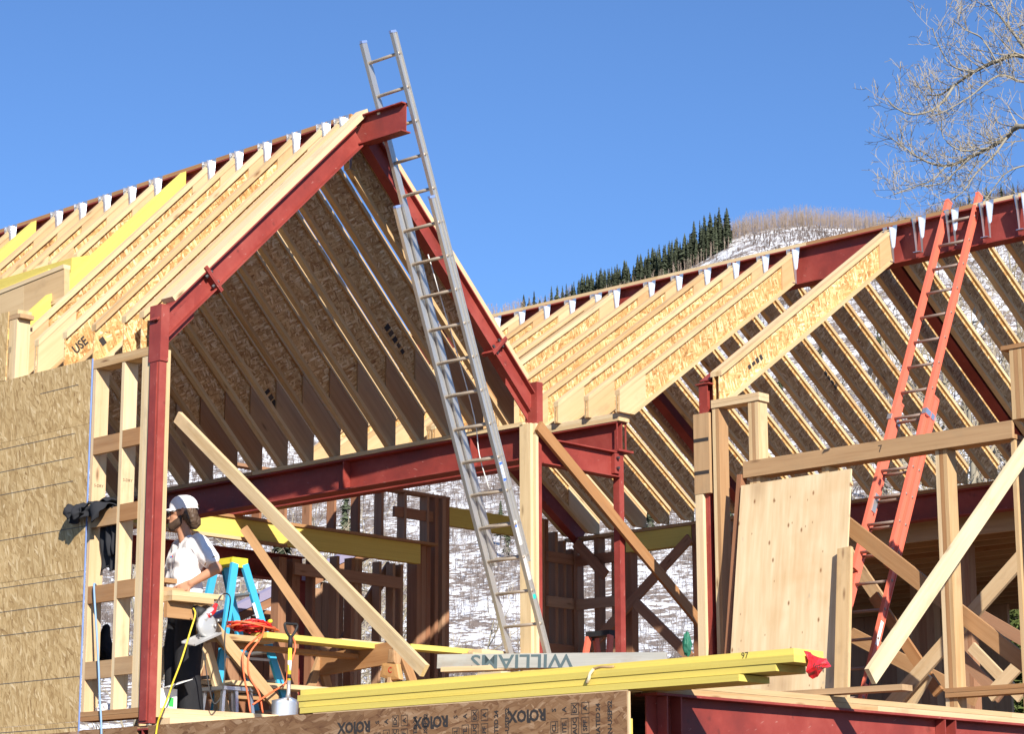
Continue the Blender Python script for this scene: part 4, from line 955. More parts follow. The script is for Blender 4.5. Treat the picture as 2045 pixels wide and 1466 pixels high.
def drape(name, path, y0, y1, nu, mat, seed, amp=.022, hem=.05, skew=0.0):
    """a thin cloth following path (x, z), spread between y0 and y1, with folds"""
    pts = curve([(x, 0, z) for x, z in path], 6); n = len(pts); v = []
    for i, p in enumerate(pts):
        t = i/(n-1); a = pts[min(i+1, n-1)]-pts[max(i-1, 0)]; nr = Vector((-a.z, 0, a.x)).normalized()
        for k in range(nu+1):
            u = k/nu; y = y0+(y1-y0)*(u*(1-.25*t)+.12*t)+skew*t
            fold = math.sin(u*13+seed+t*2.2)*amp*(.35+t)+mnoise.noise(Vector((u*5, t*4, seed)))*amp*1.6
            v.append(Vector((p.x, y, p.z))+nr*fold+Vector((0, 0, -hem*mnoise.noise(Vector((u*3, seed, 0)))*(t if i > n*.6 else 0))))
    f = [(i*(nu+1)+k, i*(nu+1)+k+1, (i+1)*(nu+1)+k+1, (i+1)*(nu+1)+k) for i in range(n-1) for k in range(nu)]
    return v, f
jp = [drape('j', [(.05, 1.70), (.0, 1.745), (-.06, 1.74), (-.10, 1.68), (-.085, 1.62)], .52, 1.04, 26, None, 1.0, .02, .06, .05),
      drape('j', [(-.04, 1.755), (.03, 1.75), (.075, 1.70), (.085, 1.55), (.10, 1.38), (.10, 1.24)], .52, .855, 22, None, 2.3, .02, .08),
      drape('j', [(.0, 1.71), (.05, 1.68), (.06, 1.5), (.075, 1.33)], .56, .72, 12, None, 4.1, .02, .05),
      drape('j', [(-.06, 1.75), (-.13, 1.735), (-.16, 1.69), (-.13, 1.655)], .78, 1.06, 14, None, 5.5, .022, .03)]
o0 = Vector((0, .7, 1.74)); jp = [([p-o0 for p in v], f) for v, f in jp]
o = join('jacket', jp, M['black_cloth'], Matrix.Translation(o0), None, True); o.modifiers.new('thickness', 'SOLIDIFY').thickness = .010
tag(o, 'black jacket slung over the blocking between the studs', 'jacket')
o = blob('work_bag', [(at(212, 1255, 1, 1.6), at(208, 1300, 1, 1.6), .03, .07), (at(208, 1300, 1, 1.6), at(212, 1312, 1, 1.6), .07, .06)], M['black_cloth'], at(210, 1300, 1, 1.6), None, .014, 3, .012, 10)
tag(o, 'dark work bag hanging inside, seen through the stud bay', 'bag')
M['hose'] = paint('pale_blue_hose', (.22, .36, .55), .45, 0, .2, (.15, .22, .32), 10)
hz = lambda x, y: at(x, y, 0, -.025)
o = tube('air_hose', curve([at(193, 1172, 0, .05), hz(188, 1168), hz(189, 1200), hz(193, 1260), hz(197, 1330), hz(199, 1390), hz(202, 1440), hz(203, 1500)], 6), .009, M['hose'], None, 7); tag(o, 'pale blue air hose hanging over the third blocking', 'hose')
for x_ in (205, 265):
    p = at(x_+6, 1418, 0, .12); o = crumple('paper_sack', p, .05, .11, .045, M['white'], x_); tag(o, 'crumpled white sack behind the sole plate '+('by the blue hose' if x_ < 230 else 'next to the red column'), 'sack')
o = crumple('green_bag', at(1372, 1288, 1, 1.6), .05, .05, .13, paint('green_mesh', (.02, .16, .10), .6, 0, .4, (.02, .05, .05), 8), 5, 3, .25); tag(o, 'dark green bag hanging on the shaded wall post', 'bag')
# ================================================================ the worker
BO = Vector((.635, .38, DZ)); fF = Vector((-.95, .31, 0)).normalized(); lF = Vector((0, 0, 1)).cross(fF)
W = lambda f, l, z: BO+fF*f+lF*l+Vector((0, 0, z))
M['skin'] = paint('skin', (.50, .25, .15), .5, 0, .2, (.42, .18, .11), 6, .35)
M['shirt'] = paint('white_cotton', (.80, .78, .79), .9, 0, .12, (.62, .60, .62), 4, .1)
M['pants'] = paint('black_canvas', (.022, .022, .025), .85, 0, .35, (.05, .05, .055), 7, .15)
M['hair'] = paint('brown_hair', (.085, .05, .03), .55, 0, .6, (.17, .105, .06), 14, .4, 0, (1, 1, 6))
M['beard'] = paint('dark_beard', (.06, .035, .022), .7, 0, .4, (.1, .06, .04), 14)
M['boot'] = paint('brown_boot', (.12, .07, .035), .6, 0, .3)
hd = Vector((-.74, .67, 0)).normalized(); hl = Vector((0, 0, 1)).cross(hd)        # the head looks away past the stud
HC = W(.07, .0, 1.755)
H = lambda f, l, z: HC+hd*f+hl*l+Vector((0, 0, z))
sh = W(-.01, .20, 1.50); el = W(-.13, .315, 1.285); wr = W(.05, .215, 1.165); hip = W(.0, 0, .98)
hand_dir = (W(.135, .16, 1.115)-wr).normalized()
caps = [(W(.0, -.08, 1.0), W(.0, .08, 1.0), .115, .115), (W(0, 0, 1.05), W(.01, 0, 1.25), .115, .125), (W(.01, -.07, 1.32), W(.01, .07, 1.32), .115, .115), (W(0, -.15, 1.49), W(0, .15, 1.49), .065, .065),
    (W(.01, 0, 1.5), W(.045, 0, 1.62), .062, .056), (H(-.03, 0, .03), H(.005, 0, .035), .098, .092), (H(.03, 0, -.045), H(.05, 0, -.08), .07, .052), (H(.085, 0, -.005), H(.106, 0, -.03), .012, .016), (H(-.02, 0, -.05), W(.035, 0, 1.60), .062, .055),
    (sh, el, .055, .043), (el, wr, .045, .029), (W(-.0, -.2, 1.5), W(.05, -.27, 1.22), .052, .043), (W(.05, -.27, 1.22), W(.17, -.17, 1.06), .043, .03),
    (H(-.012, .088, .0), H(-.018, .094, .03), .011, .016), (H(-.012, -.088, .0), H(-.018, -.094, .03), .011, .016)]
for s in (-1, 1):
    caps += [(W(0, s*.10, .98), W(.02, s*.13, .52), .098, .062), (W(.02, s*.13, .52), W(-.01, s*.14, .09), .062, .045), (W(-.04, s*.14, .045), W(.15, s*.15, .035), .045, .034)]
# hands: palm and five bent fingers, the left one resting on the hip
def hand(wr, d, n_, size=1.0, curl=.35):
    d = d.normalized(); n_ = (n_-d*d.dot(n_)).normalized(); sd = d.cross(n_); out = []
    palm = wr+d*.055*size
    for k in (-1, -.3, .4, 1): out.append((wr+sd*k*.018, palm+d*.03*size+sd*k*.03*size, .016, .012))
    for k, L in ((-1, .062), (-.33, .078), (.33, .074), (1, .056)):
        b = palm+d*.035*size+sd*k*.031*size; m1 = b+(d+sd*k*.18)*L*.5-n_*.01; tip = m1+(d+sd*k*.22-n_*curl)*L*.5
        out += [(b, m1, .0095, .009), (m1, tip, .009, .0075)]
    tb = wr+d*.03*size-sd*.032*size; out += [(tb, tb+(d*.6-sd*.7)*.045, .013, .011), (tb+(d*.6-sd*.7)*.045, tb+(d*1.0-sd*.5)*.08, .011, .008)]
    return out
caps += hand(wr, hand_dir, Vector((-.6, -.75, .25)), 1.0)
caps += hand(W(.17, -.17, 1.06), W(.26, -.08, 1.03)-W(.17, -.17, 1.06), Vector((0, 0, 1)))
person = blob('person', caps, M['skin'], BO, None, .0065, 4)
tag(person, 'worker in white cap and tee shirt, hand on hip, looking away past the stud', 'person')
# clothes
sc = [(W(.015, -.085, 1.03), W(.015, .085, 1.03), .122, .122), (W(.025, -.08, 1.12), W(.025, .08, 1.12), .118, .118), (W(.03, -.085, 1.24), W(.03, .085, 1.24), .116, .116), (W(.02, -.095, 1.36), W(.02, .095, 1.36), .12, .12), (W(.0, -.14, 1.475), W(.0, .14, 1.475), .078, .078), (W(0, -.07, 1.53), W(0, .07, 1.53), .055, .055),
    (sh+Vector((0, 0, .0)), sh+(el-sh)*.62, .072, .070), (W(0, -.2, 1.5), W(.04, -.25, 1.31), .072, .068)]
s_ = blob('tee_shirt', sc, M['shirt'], BO, person, .009, 5, .013, 11, 4)
tube('sleeve_hem', [sh+(el-sh)*.70, sh+(el-sh)*.73], .068, M['fir'], s_, 14)
for k, m_ in enumerate(('redplastic', 'blueink', 'blueink')):
    p = W(.157, .035-.022*k+.03, 1.395); tube('logo_dot', [p, p+fF*.004], .007, M[m_], s_, 8)
pc_ = [(W(0, -.075, 1.0), W(0, .075, 1.0), .135, .135), (W(0, -.08, .93), W(0, .08, .93), .13, .13)]
for s in (-1, 1): pc_ += [(W(0, s*.10, .93), W(.03, s*.135, .52), .122, .097), (W(.03, s*.135, .52), W(-.01, s*.14, .06), .097, .098)]
blob('work_trousers', pc_, M['pants'], BO, person, .012, 4, .012, 7, 9)
for s in (-1, 1): blob('boot', [(W(-.05, s*.14, .05), W(.15, s*.15, .04), .052, .045), (W(-.03, s*.14, .06), W(-.02, s*.14, .16), .052, .05)], M['boot'], BO, person, .012, 3)
blob('hair', [(H(-.06, .025, .0), H(-.09, .02, -.045), .072, .055), (H(-.06, -.025, .0), H(-.09, -.02, -.045), .072, .055), (H(-.095, 0, -.05), H(-.105, .01, -.085), .055, .035), (H(-.035, .062, .02), H(-.06, .055, -.035), .03, .035), (H(-.035, -.062, .02), H(-.06, -.055, -.035), .03, .035), (H(-.125, .02, -.05), H(-.135, .015, -.075), .03, .022), (H(-.12, -.03, -.055), H(-.125, -.03, -.08), .028, .018)], M['hair'], BO, person, .007, 1, .011, 38, 2)
blob('beard', [(H(.02, .05, -.07), H(.07, .02, -.105), .035, .035), (H(.02, -.05, -.07), H(.07, -.02, -.105), .035, .035), (H(.07, .02, -.10), H(.085, 0, -.065), .03, .022), (H(.0, .075, -.03), H(.02, .055, -.07), .016, .03)], M['beard'], BO, person, .008, 3)
cp = blob('cap', [(H(-.035, 0, .062), H(-.0, 0, .064), .103, .099), (H(-.04, 0, .035), H(.0, 0, .04), .103, .101)], M['shirt'], BO, person, .008, 3)
me = cp.data                                   # cut the cap off at its rim
bm = bmesh.new(); bm.from_mesh(me); bmesh.ops.bisect_plane(bm, geom=bm.verts[:]+bm.edges[:]+bm.faces[:], plane_co=H(0, 0, .032)-BO, plane_no=Vector((0, 0, -1))+hd*-.12, clear_outer=True); bm.to_mesh(me); bm.free()
cp.modifiers.new('thickness', 'SOLIDIFY').thickness = .004
bv = []; nb = 9
for i in range(4):
    for k in range(nb): a = (k/(nb-1)-.5)*2.4; r_ = .098+.075*i/3*math.cos(a*.6)**.5; bv.append(H(math.cos(a)*r_-.005, math.sin(a)*.095*(1-.1*i/3), .042-.012*(i/3)-.02*(abs(a)/1.2)**2)-HC)
o = link(bpy.data.objects.new('brim', mesh('brim', bv, [(i*nb+k, i*nb+k+1, (i+1)*nb+k+1, (i+1)*nb+k) for i in range(3) for k in range(nb-1)], M['shirt'], True)), Matrix.Translation(HC), cp); o.modifiers.new('thickness', 'SOLIDIFY').thickness = .004
gp = []
for k in range(12): a = 2*math.pi*k/12; gp.append((math.cos(a)*.028, math.sin(a)*.013+.004))
prism('strap_opening', gp, .006, M['hair'], axes(H(-.142, .012, .066), hl, Vector((0, 0, 1))+hd*.35), cp)
gv = [(H(.075, .082, .018), H(-.01, .098, .022), .004, .004), (H(.10, .06, .01), H(.1, .03, .01), .016, .014)]
blob('glasses', gv, M['black'], BO, person, .005, 1)
# belt and pouch worn at the hip
M['canvas'] = paint('brown_canvas', (.22, .135, .06), .8, 0, .5, (.12, .07, .03), 6)
t = blob('tool_belt', [(W(-.06, .20, .98), W(-.07, .23, .86), .06, .075), (W(-.07, .23, .86), W(-.06, .24, .76), .075, .06), (W(.0, .19, 1.0), W(-.06, .20, 1.0), .03, .035), (W(-.14, .12, 1.0), W(-.07, .2, .99), .03, .04)], M['canvas'], W(-.06, .22, .85), None, .010, 3, .010, 14)
tag(t, 'brown canvas tool pouch on the worker hip', 'tool belt')
blob('belt_strap', [(W(.13, .06, 1.0), W(.09, .14, 1.0), .03, .03), (W(.09, .14, 1.0), W(.0, .175, 1.0), .03, .03), (W(.13, .06, 1.0), W(.14, -.05, 1.0), .03, .03)], paint('green_belt', (.07, .085, .06), .8), W(0, .1, 1.0), t, .010, 2)
# ================================================================ land
FH = Vector((math.sin(YAW), math.cos(YAW), 0)); RH = Vector((math.cos(YAW), -math.sin(YAW), 0)); GZ = -2.95
RIDGE = [(-520, 0), (-330, 95), (-221.4, 138.8), (-171.7, 150.6), (-115.0, 163.4), (-66.8, 172.7), (-47.8, 177.9), (-27.5, 180.5), (-6.3, 182.1), (8.1, 184.4), (23.4, 189.0), (45.6, 196.9), (61.0, 203.9), (71.4, 210.6), (81.7, 214.1), (98.9, 216.5), (115.9, 215.2), (131.2, 212.9), (141.6, 215.2), (150.3, 218.7), (175.4, 224.8), (219.5, 231.9), (330, 215), (620, 0)]
def ridge(v):
    for (a, za), (b, zb_) in zip(RIDGE[:-1], RIDGE[1:]):
        if a <= v <= b: return za+(zb_-za)*(v-a)/(b-a)
    return 0
UR, U0 = 760.0, 88.0
def hill(u, v):
    h = ridge(v); t = max(0, (u-U0)/(UR-U0))
    h -= GZ
    if t <= 1: z = h*t**1.22
    else: z = h-(u-UR)*.10
    n = mnoise.noise(Vector((u*.012, v*.012, 1.7)))*5+mnoise.noise(Vector((u*.04, v*.04, 4.1)))*1.8
    return GZ+z+n*min(1, t*2.5)*(1-min(1, max(0, (t-.8)/.2)))*1.0
def UV(u, v, z): return Vector((CAM.x, CAM.y, 0))+FH*u+RH*v+Vector((0, 0, z))
def ground_mat(name, snow_bias, scale, dirt=(.17, .12, .085)):
    g = G(name, .85, 0, .2)
    tc = g.n('TexCoord').outputs['Object']
    n = g.noise(g.n('Mapping', {'Vector': tc, 'Scale': (scale,)*3}).outputs[0], 1.0, 8, .68)
    n2 = g.noise(g.n('Mapping', {'Vector': tc, 'Scale': (scale*.13,)*3}).outputs[0], 1.0, 3, .5)
    f = g.math('ADD', g.math('MULTIPLY', n, .75), g.math('MULTIPLY', n2, .35))
    m = g.n('MapRange', {0: f, 1: snow_bias, 2: snow_bias+.05, 3: 0., 4: 1.}, clamp=True).outputs[0]
    dc = g.ramp(n, [(.35, tuple(x*.6 for x in dirt)), (.6, dirt), (.75, tuple(x*1.5 for x in dirt))])
    c = g.mix(m, (.80, .82, .86, 1), dc)
    return g.done(c, n, .6, .3)
M['snow'] = ground_mat('snowy_slope', .515, .85, (.22, .175, .15)); M['dirt'] = ground_mat('trodden_ground', .30, .5, (.10, .075, .055))
us = [U0+(UR-U0)*i/90 for i in range(91)]+[UR+12, UR+30, UR+70, UR+150, UR+300]
vs2 = [-520+1140*i/190 for i in range(191)]
vv = [UV(u, v, hill(u, v)) for u in us for v in vs2]; nv = len(vs2)
ff = [(i*nv+k, (i+1)*nv+k, (i+1)*nv+k+1, i*nv+k+1) for i in range(len(us)-1) for k in range(nv-1)]
o = link(bpy.data.objects.new('hillside', mesh('hillside', vv, ff, M['snow'], True)), Matrix()); o['kind'] = 'structure'
S_ = 3500; o = link(bpy.data.objects.new('ground', mesh('ground', [(-S_, -S_, GZ-.02), (S_, -S_, GZ-.02), (S_, S_, GZ-.02), (-S_, S_, GZ-.02)], [(0, 1, 2, 3)], M['dirt'])), Matrix()); o['kind'] = 'structure'
# ---- spruces: a few crown shapes shared by all
def leafmat(name, c, var=.35, tr=.0):
    g = G(name, .75, 0, .2); n = g.noise(g.coord((1, 1, 1)), 1.6, 3)
    cc = g.ramp(n, [(.35, tuple(x*.55 for x in c)), (.65, tuple(x*1.35 for x in c))])
    return g.done(g.n('HueSaturation', {'Value': g.math('ADD', 1-var/2, g.math('MULTIPLY', g.rnd, var)), 'Color': cc}).outputs[0])
M['needles'] = leafmat('spruce_needles', (.062, .074, .044), .7); M['bark'] = paint('spruce_bark', (.12, .09, .07), .9, 0, .4); M['pine_needles'] = leafmat('pine_needles', (.10, .13, .035))
def crown(seed, h, w_, tiers, fr, low=.12):
    rd = random.Random(seed); v, f = [], []
    for k in range(tiers):
        t = k/(tiers-1); z = h*(low+(1-low)*t**.92); R = w_*(1-t*.97)**.85*1.12*rd.uniform(.55, 1.2)+.16
        for j in range(fr):
            a = 2*math.pi*(j+rd.random()*.8)/fr+k*1.3; r = R*rd.uniform(.35, 1.25); dz = -r*rd.uniform(.25, .6)
            c, s = math.cos(a), math.sin(a); wd = r*rd.uniform(.22, .38)+.08; b = len(v); up = h/tiers*rd.uniform(.5, .9)
            v += [(0, 0, z+up), (c*r*.55-s*wd, s*r*.55+c*wd, z+dz*.5), (c*r, s*r, z+dz), (c*r*.55+s*wd, s*r*.55-c*wd, z+dz*.5), (c*r*.5, s*r*.5, z+dz*.75-.12*h/tiers)]
            f += [(b, b+1, b+2), (b, b+2, b+3), (b+1, b+4, b+2), (b+4, b+3, b+2)]
    b = len(v); v += [(0, 0, h*1.04), (.12, 0, h*.93), (-.06, .1, h*.93), (-.06, -.1, h*.93)]; f += [(b, b+1, b+2), (b, b+2, b+3), (b, b+3, b+1)]
    return mesh('crown', v, f, M['needles'])
CR = [crown(i, 12.0, 1.55+.3*(i % 4), 17+i % 5, 9, (.10, .2, .32, .15)[i % 4]) for i in range(9)]
tv = [(math.cos(a)*r, math.sin(a)*r, z) for r, z in ((.24, -1.0), (.16, 4), (.03, 11)) for a in (0, 1.57, 3.14, 4.71)]
TRK = mesh('trunk', tv, [(i*4+k, i*4+(k+1) % 4, (i+1)*4+(k+1) % 4, (i+1)*4+k) for i in range(2) for k in range(4)], M['bark'])
rd = random.Random(21)
def spruce(u, v, hgt, label, group):
    p = UV(u, v, hill(u, v)-.2); t = thing('spruce_tree', label, 'tree', p, group); s = hgt/12.0
    mw = Matrix.Translation(p) @ Matrix.Rotation(rd.random()*6.28, 4, 'Z') @ Matrix.Diagonal((s*rd.uniform(.75, 1.1), s*rd.uniform(.75, 1.1), s, 1))
    link(bpy.data.objects.new('trunk', TRK), mw, t); link(bpy.data.objects.new('crown', rd.choice(CR)), mw, t)
LSP, GSP = 'dark spruce in the long row climbing the snowy ridge', 'spruces along the ridge'
vx = 4.0
while vx < 73:
    f_ = (vx-4)/69
    for _ in range(2 if f_ < .25 else 4):
        spruce(UR-rd.uniform(2, 20 if f_ > .3 else 10), vx+rd.uniform(-.5, .5), rd.uniform(6.0, 12.0)*(.8+.3*f_), LSP, GSP)
    vx += rd.uniform(.75, 1.5)*(1.5 if f_ < .2 else 1)
spruce(560, 50.3, 7.2, 'lone spruce standing on the bright snow face below the ridge row', None)
for v in (62.5, 64.5, 66): spruce(UR+3, v, rd.uniform(11, 14), LSP, GSP)
LTP, GTP = 'tiny far spruce poking above the aspen grove on the summit', 'spruces behind the summit aspens'
for v in (79, 82, 85, 89, 93, 95, 97, 101, 104, 107, 121, 128, 133, 138, 143): spruce(UR+rd.uniform(12, 26), v, rd.uniform(8, 11), LTP, GTP)
for v in (152, 155, 158, 161, 166, 170): spruce(UR-8, v, rd.uniform(6, 9), 'small dark spruce on the brushy ridge behind the bare branches', 'spruces on the brushy ridge')
LMS, GMS = 'spruce on the snowy slope seen through the house framing', 'spruces on the slope behind the framing'
for px, py, hh in ((1000, 1095, 5.5), (1013, 1120, 5), (1262, 1030, 8), (1300, 1120, 7), (1640, 760, 8), (1768, 700, 9), (1755, 730, 8), (1560, 815, 7), (1760, 1000, 8), (1460, 1110, 6), (690, 1090, 8), (560, 1160, 8)):
    v_t = (px-1022.5)/FPX; u = U0+20                              # walk up the slope until the tree stands where it is seen
    dray = ((px-1022.5)*rgt-(py-733)*upv)/FPX+fwd; k = dray.z/dray.dot(FH)
    while u < 740 and hill(u, dray.dot(RH)/dray.dot(FH)*u) < CAM.z+k*u: u += 3
    while u > 110 and hill(u, dray.dot(RH)/dray.dot(FH)*u) > CAM.z+k*u+2: u -= 3
    spruce(u, dray.dot(RH)/dray.dot(FH)*u, hh, LMS, GMS)
# ---- aspens and scrub (nobody could count them)
M['aspen'] = paint('aspen_twigs', (.42, .33, .26), .9, 0, .3, (.24, .18, .14), .5, .1); M['scrub'] = paint('scrub_twigs', (.17, .135, .12), .9, 0, .4, (.09, .07, .06), .4, .1)
M['twigs2'] = paint('grey_sapling', (.33, .285, .26), .9, 0, .4, (.2, .16, .14), .4, .1)
def twiggy(v, f, p, h, n, sp, rd, rr):
    b = len(v); lean = Vector((rd.uniform(-.06, .06), rd.uniform(-.06, .06), 1))
    top = p+lean*h
    for q, r in ((p, rr), (top, rr*.2)):
        for a in (0, 2.1, 4.2): v.append(q+Vector((math.cos(a)*r, math.sin(a)*r, 0)))
    f += [(b, b+1, b+4, b+3), (b+1, b+2, b+5, b+4), (b+2, b, b+3, b+5)]
    for i in range(n):
        t = rd.uniform(.25, .95); s = p+lean*h*t; a = rd.uniform(0, 6.28); L = h*sp*rd.uniform(.5, 1)*(1.15-t*.6)
        d = Vector((math.cos(a)*.6, math.sin(a)*.6, .75))*L; w_ = Vector((-math.sin(a), math.cos(a), 0))*rr*rd.uniform(.6, 1.1); b = len(v)
        v += [s-w_, s+w_, s+d, s+Vector((0, 0, -rr))]; f += [(b, b+1, b+2), (b+1, b+3, b+2), (b+3, b, b+2)]
def grove(name, n, ur, vr, h, nt, sp, rr, mat, label, seed, skip=None):
    rd = random.Random(seed); v, f = [], []
    for _ in range(n):
        for _k in range(6):
            u, vv_ = rd.uniform(*ur), rd.uniform(*vr)
            if skip is None or not skip(u, vv_, rd): break
        else: continue
        twiggy(v, f, UV(u, vv_, hill(u, vv_)-.1), rd.uniform(*h), nt, sp, rd, rr)
    o = link(bpy.data.objects.new(name, mesh(name, v, f, mat)), Matrix()); tag(o, label, 'trees', None, 'stuff')
grove('aspen_grove', 6500, (UR-10, UR+45), (70, 150), (4.0, 8.0), 12, .28, .04, M['aspen'], 'tan leafless aspen grove covering the rounded summit', 5)
grove('aspen_grove', 420, (UR-8, UR+25), (-30, 20), (5, 8.0), 12, .30, .08, M['aspen'], 'pale leafless aspens on the ridge left of the spruce row', 6)
grove('aspen_grove', 500, (UR-26, UR-2), (5, 72), (3.0, 5.5), 10, .30, .07, M['aspen'], 'thin bare aspens under the spruce row along the snow edge', 7)
grove('brush_thicket', 1500, (UR-95, UR-12), (78, 128), (.7, 1.5), 8, .7, .10, M['scrub'], 'dark scrub over the snow just below the summit aspens', 9)
grove('brush_thicket', 1500, (UR-60, UR+10), (140, 215), (4.0, 8.0), 14, .38, .09, M['scrub'], 'grey brown thicket on the ridge behind the bare branches', 8)
def sk(u, v, rd):
    r = v/u
    if u > 430 and .02 < r < .105: return rd.random() < .97 if u < 640 or r < .075 else rd.random() < .2
    return mnoise.noise(Vector((u*.02, v*.02, 9)))+mnoise.noise(Vector((u*.07, v*.07, 2)))*.7 < rd.uniform(-.5, .35)
def wedge(name, n, ur, h, nt, sp, rr, label, seed, mat):
    rd = random.Random(seed); v, f = [], []
    for _ in range(n):
        u = rd.uniform(*ur); vv_ = u*rd.uniform(-.24, .25)
        if sk(u, vv_, rd): continue
        twiggy(v, f, UV(u, vv_, hill(u, vv_)-.1), rd.uniform(*h), nt, sp, rd, rr)
    o = link(bpy.data.objects.new(name, mesh(name, v, f, mat)), Matrix()); tag(o, label, 'bushes', None, 'stuff')
wedge('hill_scrub', 20000, (185, 340), (.5, 1.9), 8, .7, .026, 'low bare scrub scattered over the snow behind the house', 31, M['scrub'])
wedge('hill_scrub', 17000, (330, 742), (.7, 1.9), 7, .75, .07, 'dark bare scrub dotting the upper snow slope', 32, M['scrub'])
wedge('sapling_thicket', 8000, (190, 470), (2.2, 5.0), 13, .42, .028, 'grey bare saplings spread over the snow slope', 33, M['twigs2'])
# ---- hut on the ridge, grey neighbour roof
p = UV(UR+6, 136.5, hill(UR+6, 136.5)); t = thing('ridge_hut', 'small grey hut on the ridge beside the bare branches', 'hut', p)
mw = axes(p, RH, (0, 0, 1)); M['greyroof'] = paint('grey_roofing', (.23, .24, .25), .7, 0, .3, (.15, .15, .16), 2)
prism('wall', [(-3.2, -2), (3.2, -2), (3.2, 6.6), (-3.2, 6.2)], 4, M['greyroof'], mw, t); prism('roof', [(-3.6, 6.15), (3.6, 6.75), (3.6, 7.0), (-3.6, 6.4)], 5, M['greyroof'], mw, t)
# ---- leafless trees
M['treebark'] = paint('grey_bark', (.29, .26, .20), .85, 0, .4, (.16, .13, .11), 1.5, .2); M['twig'] = paint('pale_twigs', (.32, .275, .20), .85, 0, .5, (.19, .145, .105), 2, .2)
def seg_tube(v, f, pts, r0_, r1_, n=3):
    b = len(v); m = len(pts)
    for i, p in enumerate(pts):
        d = (pts[min(i+1, m-1)]-pts[max(i-1, 0)]).normalized(); a_ = d.orthogonal().normalized(); c_ = d.cross(a_); r = r0_+(r1_-r0_)*i/(m-1)
        for k in range(n): q = 6.283*k/n; v.append(p+(a_*math.cos(q)+c_*math.sin(q))*r)
    for i in range(m-1):
        for k in range(n): f.append((b+i*n+k, b+i*n+(k+1) % n, b+(i+1)*n+(k+1) % n, b+(i+1)*n+k))
def wander(p, d, L, n, rd, curl, lift):
    pts = [p.copy()]; d = d.normalized()
    for i in range(n):
        d = (d+Vector((rd.uniform(-1, 1), rd.uniform(-1, 1), rd.uniform(-1, 1)))*curl+Vector((0, 0, lift))).normalized(); pts.append(pts[-1]+d*L/n)
    return pts
def sprout(v, f, pts, r, level, rd, dens, Lf, lift, bias=None, tipr=.006):
    Ltot = sum((pts[i+1]-pts[i]).length for i in range(len(pts)-1)); n = max(2, int(Ltot*dens[0]))
    for k in range(n):
        t = (k+rd.random())/n; t = .12+.88*t; i = min(int(t*(len(pts)-1)), len(pts)-2); q = t*(len(pts)-1)-i; p = pts[i].lerp(pts[i+1], q); d = (pts[i+1]-pts[i]).normalized()
        side = Vector((rd.uniform(-1, 1), rd.uniform(-1, 1), rd.uniform(-.5, 1))); side = (side-d*side.dot(d)).normalized()
        dd = d*rd.uniform(.35, .9)+side*.8+(bias or Vector())
        L = Lf[0]*rd.uniform(.45, 1.1)*(1.1-.5*t); rr = max(tipr, r*.45*(1.1-t*.6))
        sub = wander(p, dd, L, 4 if level > 0 else 3, rd, .22, lift); seg_tube(v, f, sub, rr, tipr*.8, 3)
        if level > 0: sprout(v, f, sub, rr, level-1, rd, dens[1:], Lf[1:], lift, None, tipr)
def bare_tree(u, v, hgt, seed, label, group, tipr=.009, dens=(2.6, 2.4, 2.6), stems=1):
    rd = random.Random(seed); p = UV(u, v, max(GZ, hill(u, v))-.1); t = thing('bare_tree', label, 'tree', p, group)
    tv_, tf_, bv_, bf2 = [], [], [], []
    for s in range(stems):
        d = Vector((rd.uniform(-.25, .25), rd.uniform(-.25, .25), 1)) if stems > 1 else Vector((rd.uniform(-.08, .08), rd.uniform(-.08, .08), 1))
        pts = wander(Vector((0, 0, 0)), d, hgt*rd.uniform(.8, 1), 9, rd, .09, .04); seg_tube(tv_, tf_, pts, hgt*.013, .02, 6)
        sprout(bv_, bf2, pts[2:], hgt*.009, 2, rd, dens, (hgt*.26, hgt*.13, hgt*.065), .10, None, tipr)
    link(bpy.data.objects.new('trunk', mesh('trunk', tv_, tf_, M['treebark'], True)), Matrix.Translation(p), t); link(bpy.data.objects.new('crown', mesh('crown', bv_, bf2, M['twig'])), Matrix.Translation(p), t)
LBT, GBT = 'slender bare tree against the snow behind the house framing', 'bare trees behind the house'
for i, (px, u, hgt) in enumerate(((250, 60, 10), (345, 64, 11), (430, 58, 10), (505, 72, 12), (560, 60, 11), (625, 75, 12), (690, 62, 11), (745, 70, 12), (800, 60, 10), (850, 78, 12), (885, 62, 9), (930, 84, 7), (1080, 90, 6), (1180, 80, 6.5))):
    bare_tree(u, (px-1022.5)/FPX*u/math.cos(PITCH)*.985, hgt, 100+i, LBT, GBT, .010, (2.2, 2.0, 2.6), 2 if i % 2 else 1)
LBR, GBR = 'bare grey tree seen through the far slope of the lower gable', 'bare trees behind the lower gable'
for i, (px, u, hgt) in enumerate(((1800, 62, 14), (1880, 58, 17), (1960, 66, 19), (2040, 60, 18), (2120, 64, 20), (1500, 100, 6))):
    bare_tree(u, (px-1022.5)/FPX*u, hgt, 140+i, LBR, GBR, .011, (2.0, 1.9, 2.2), 2)
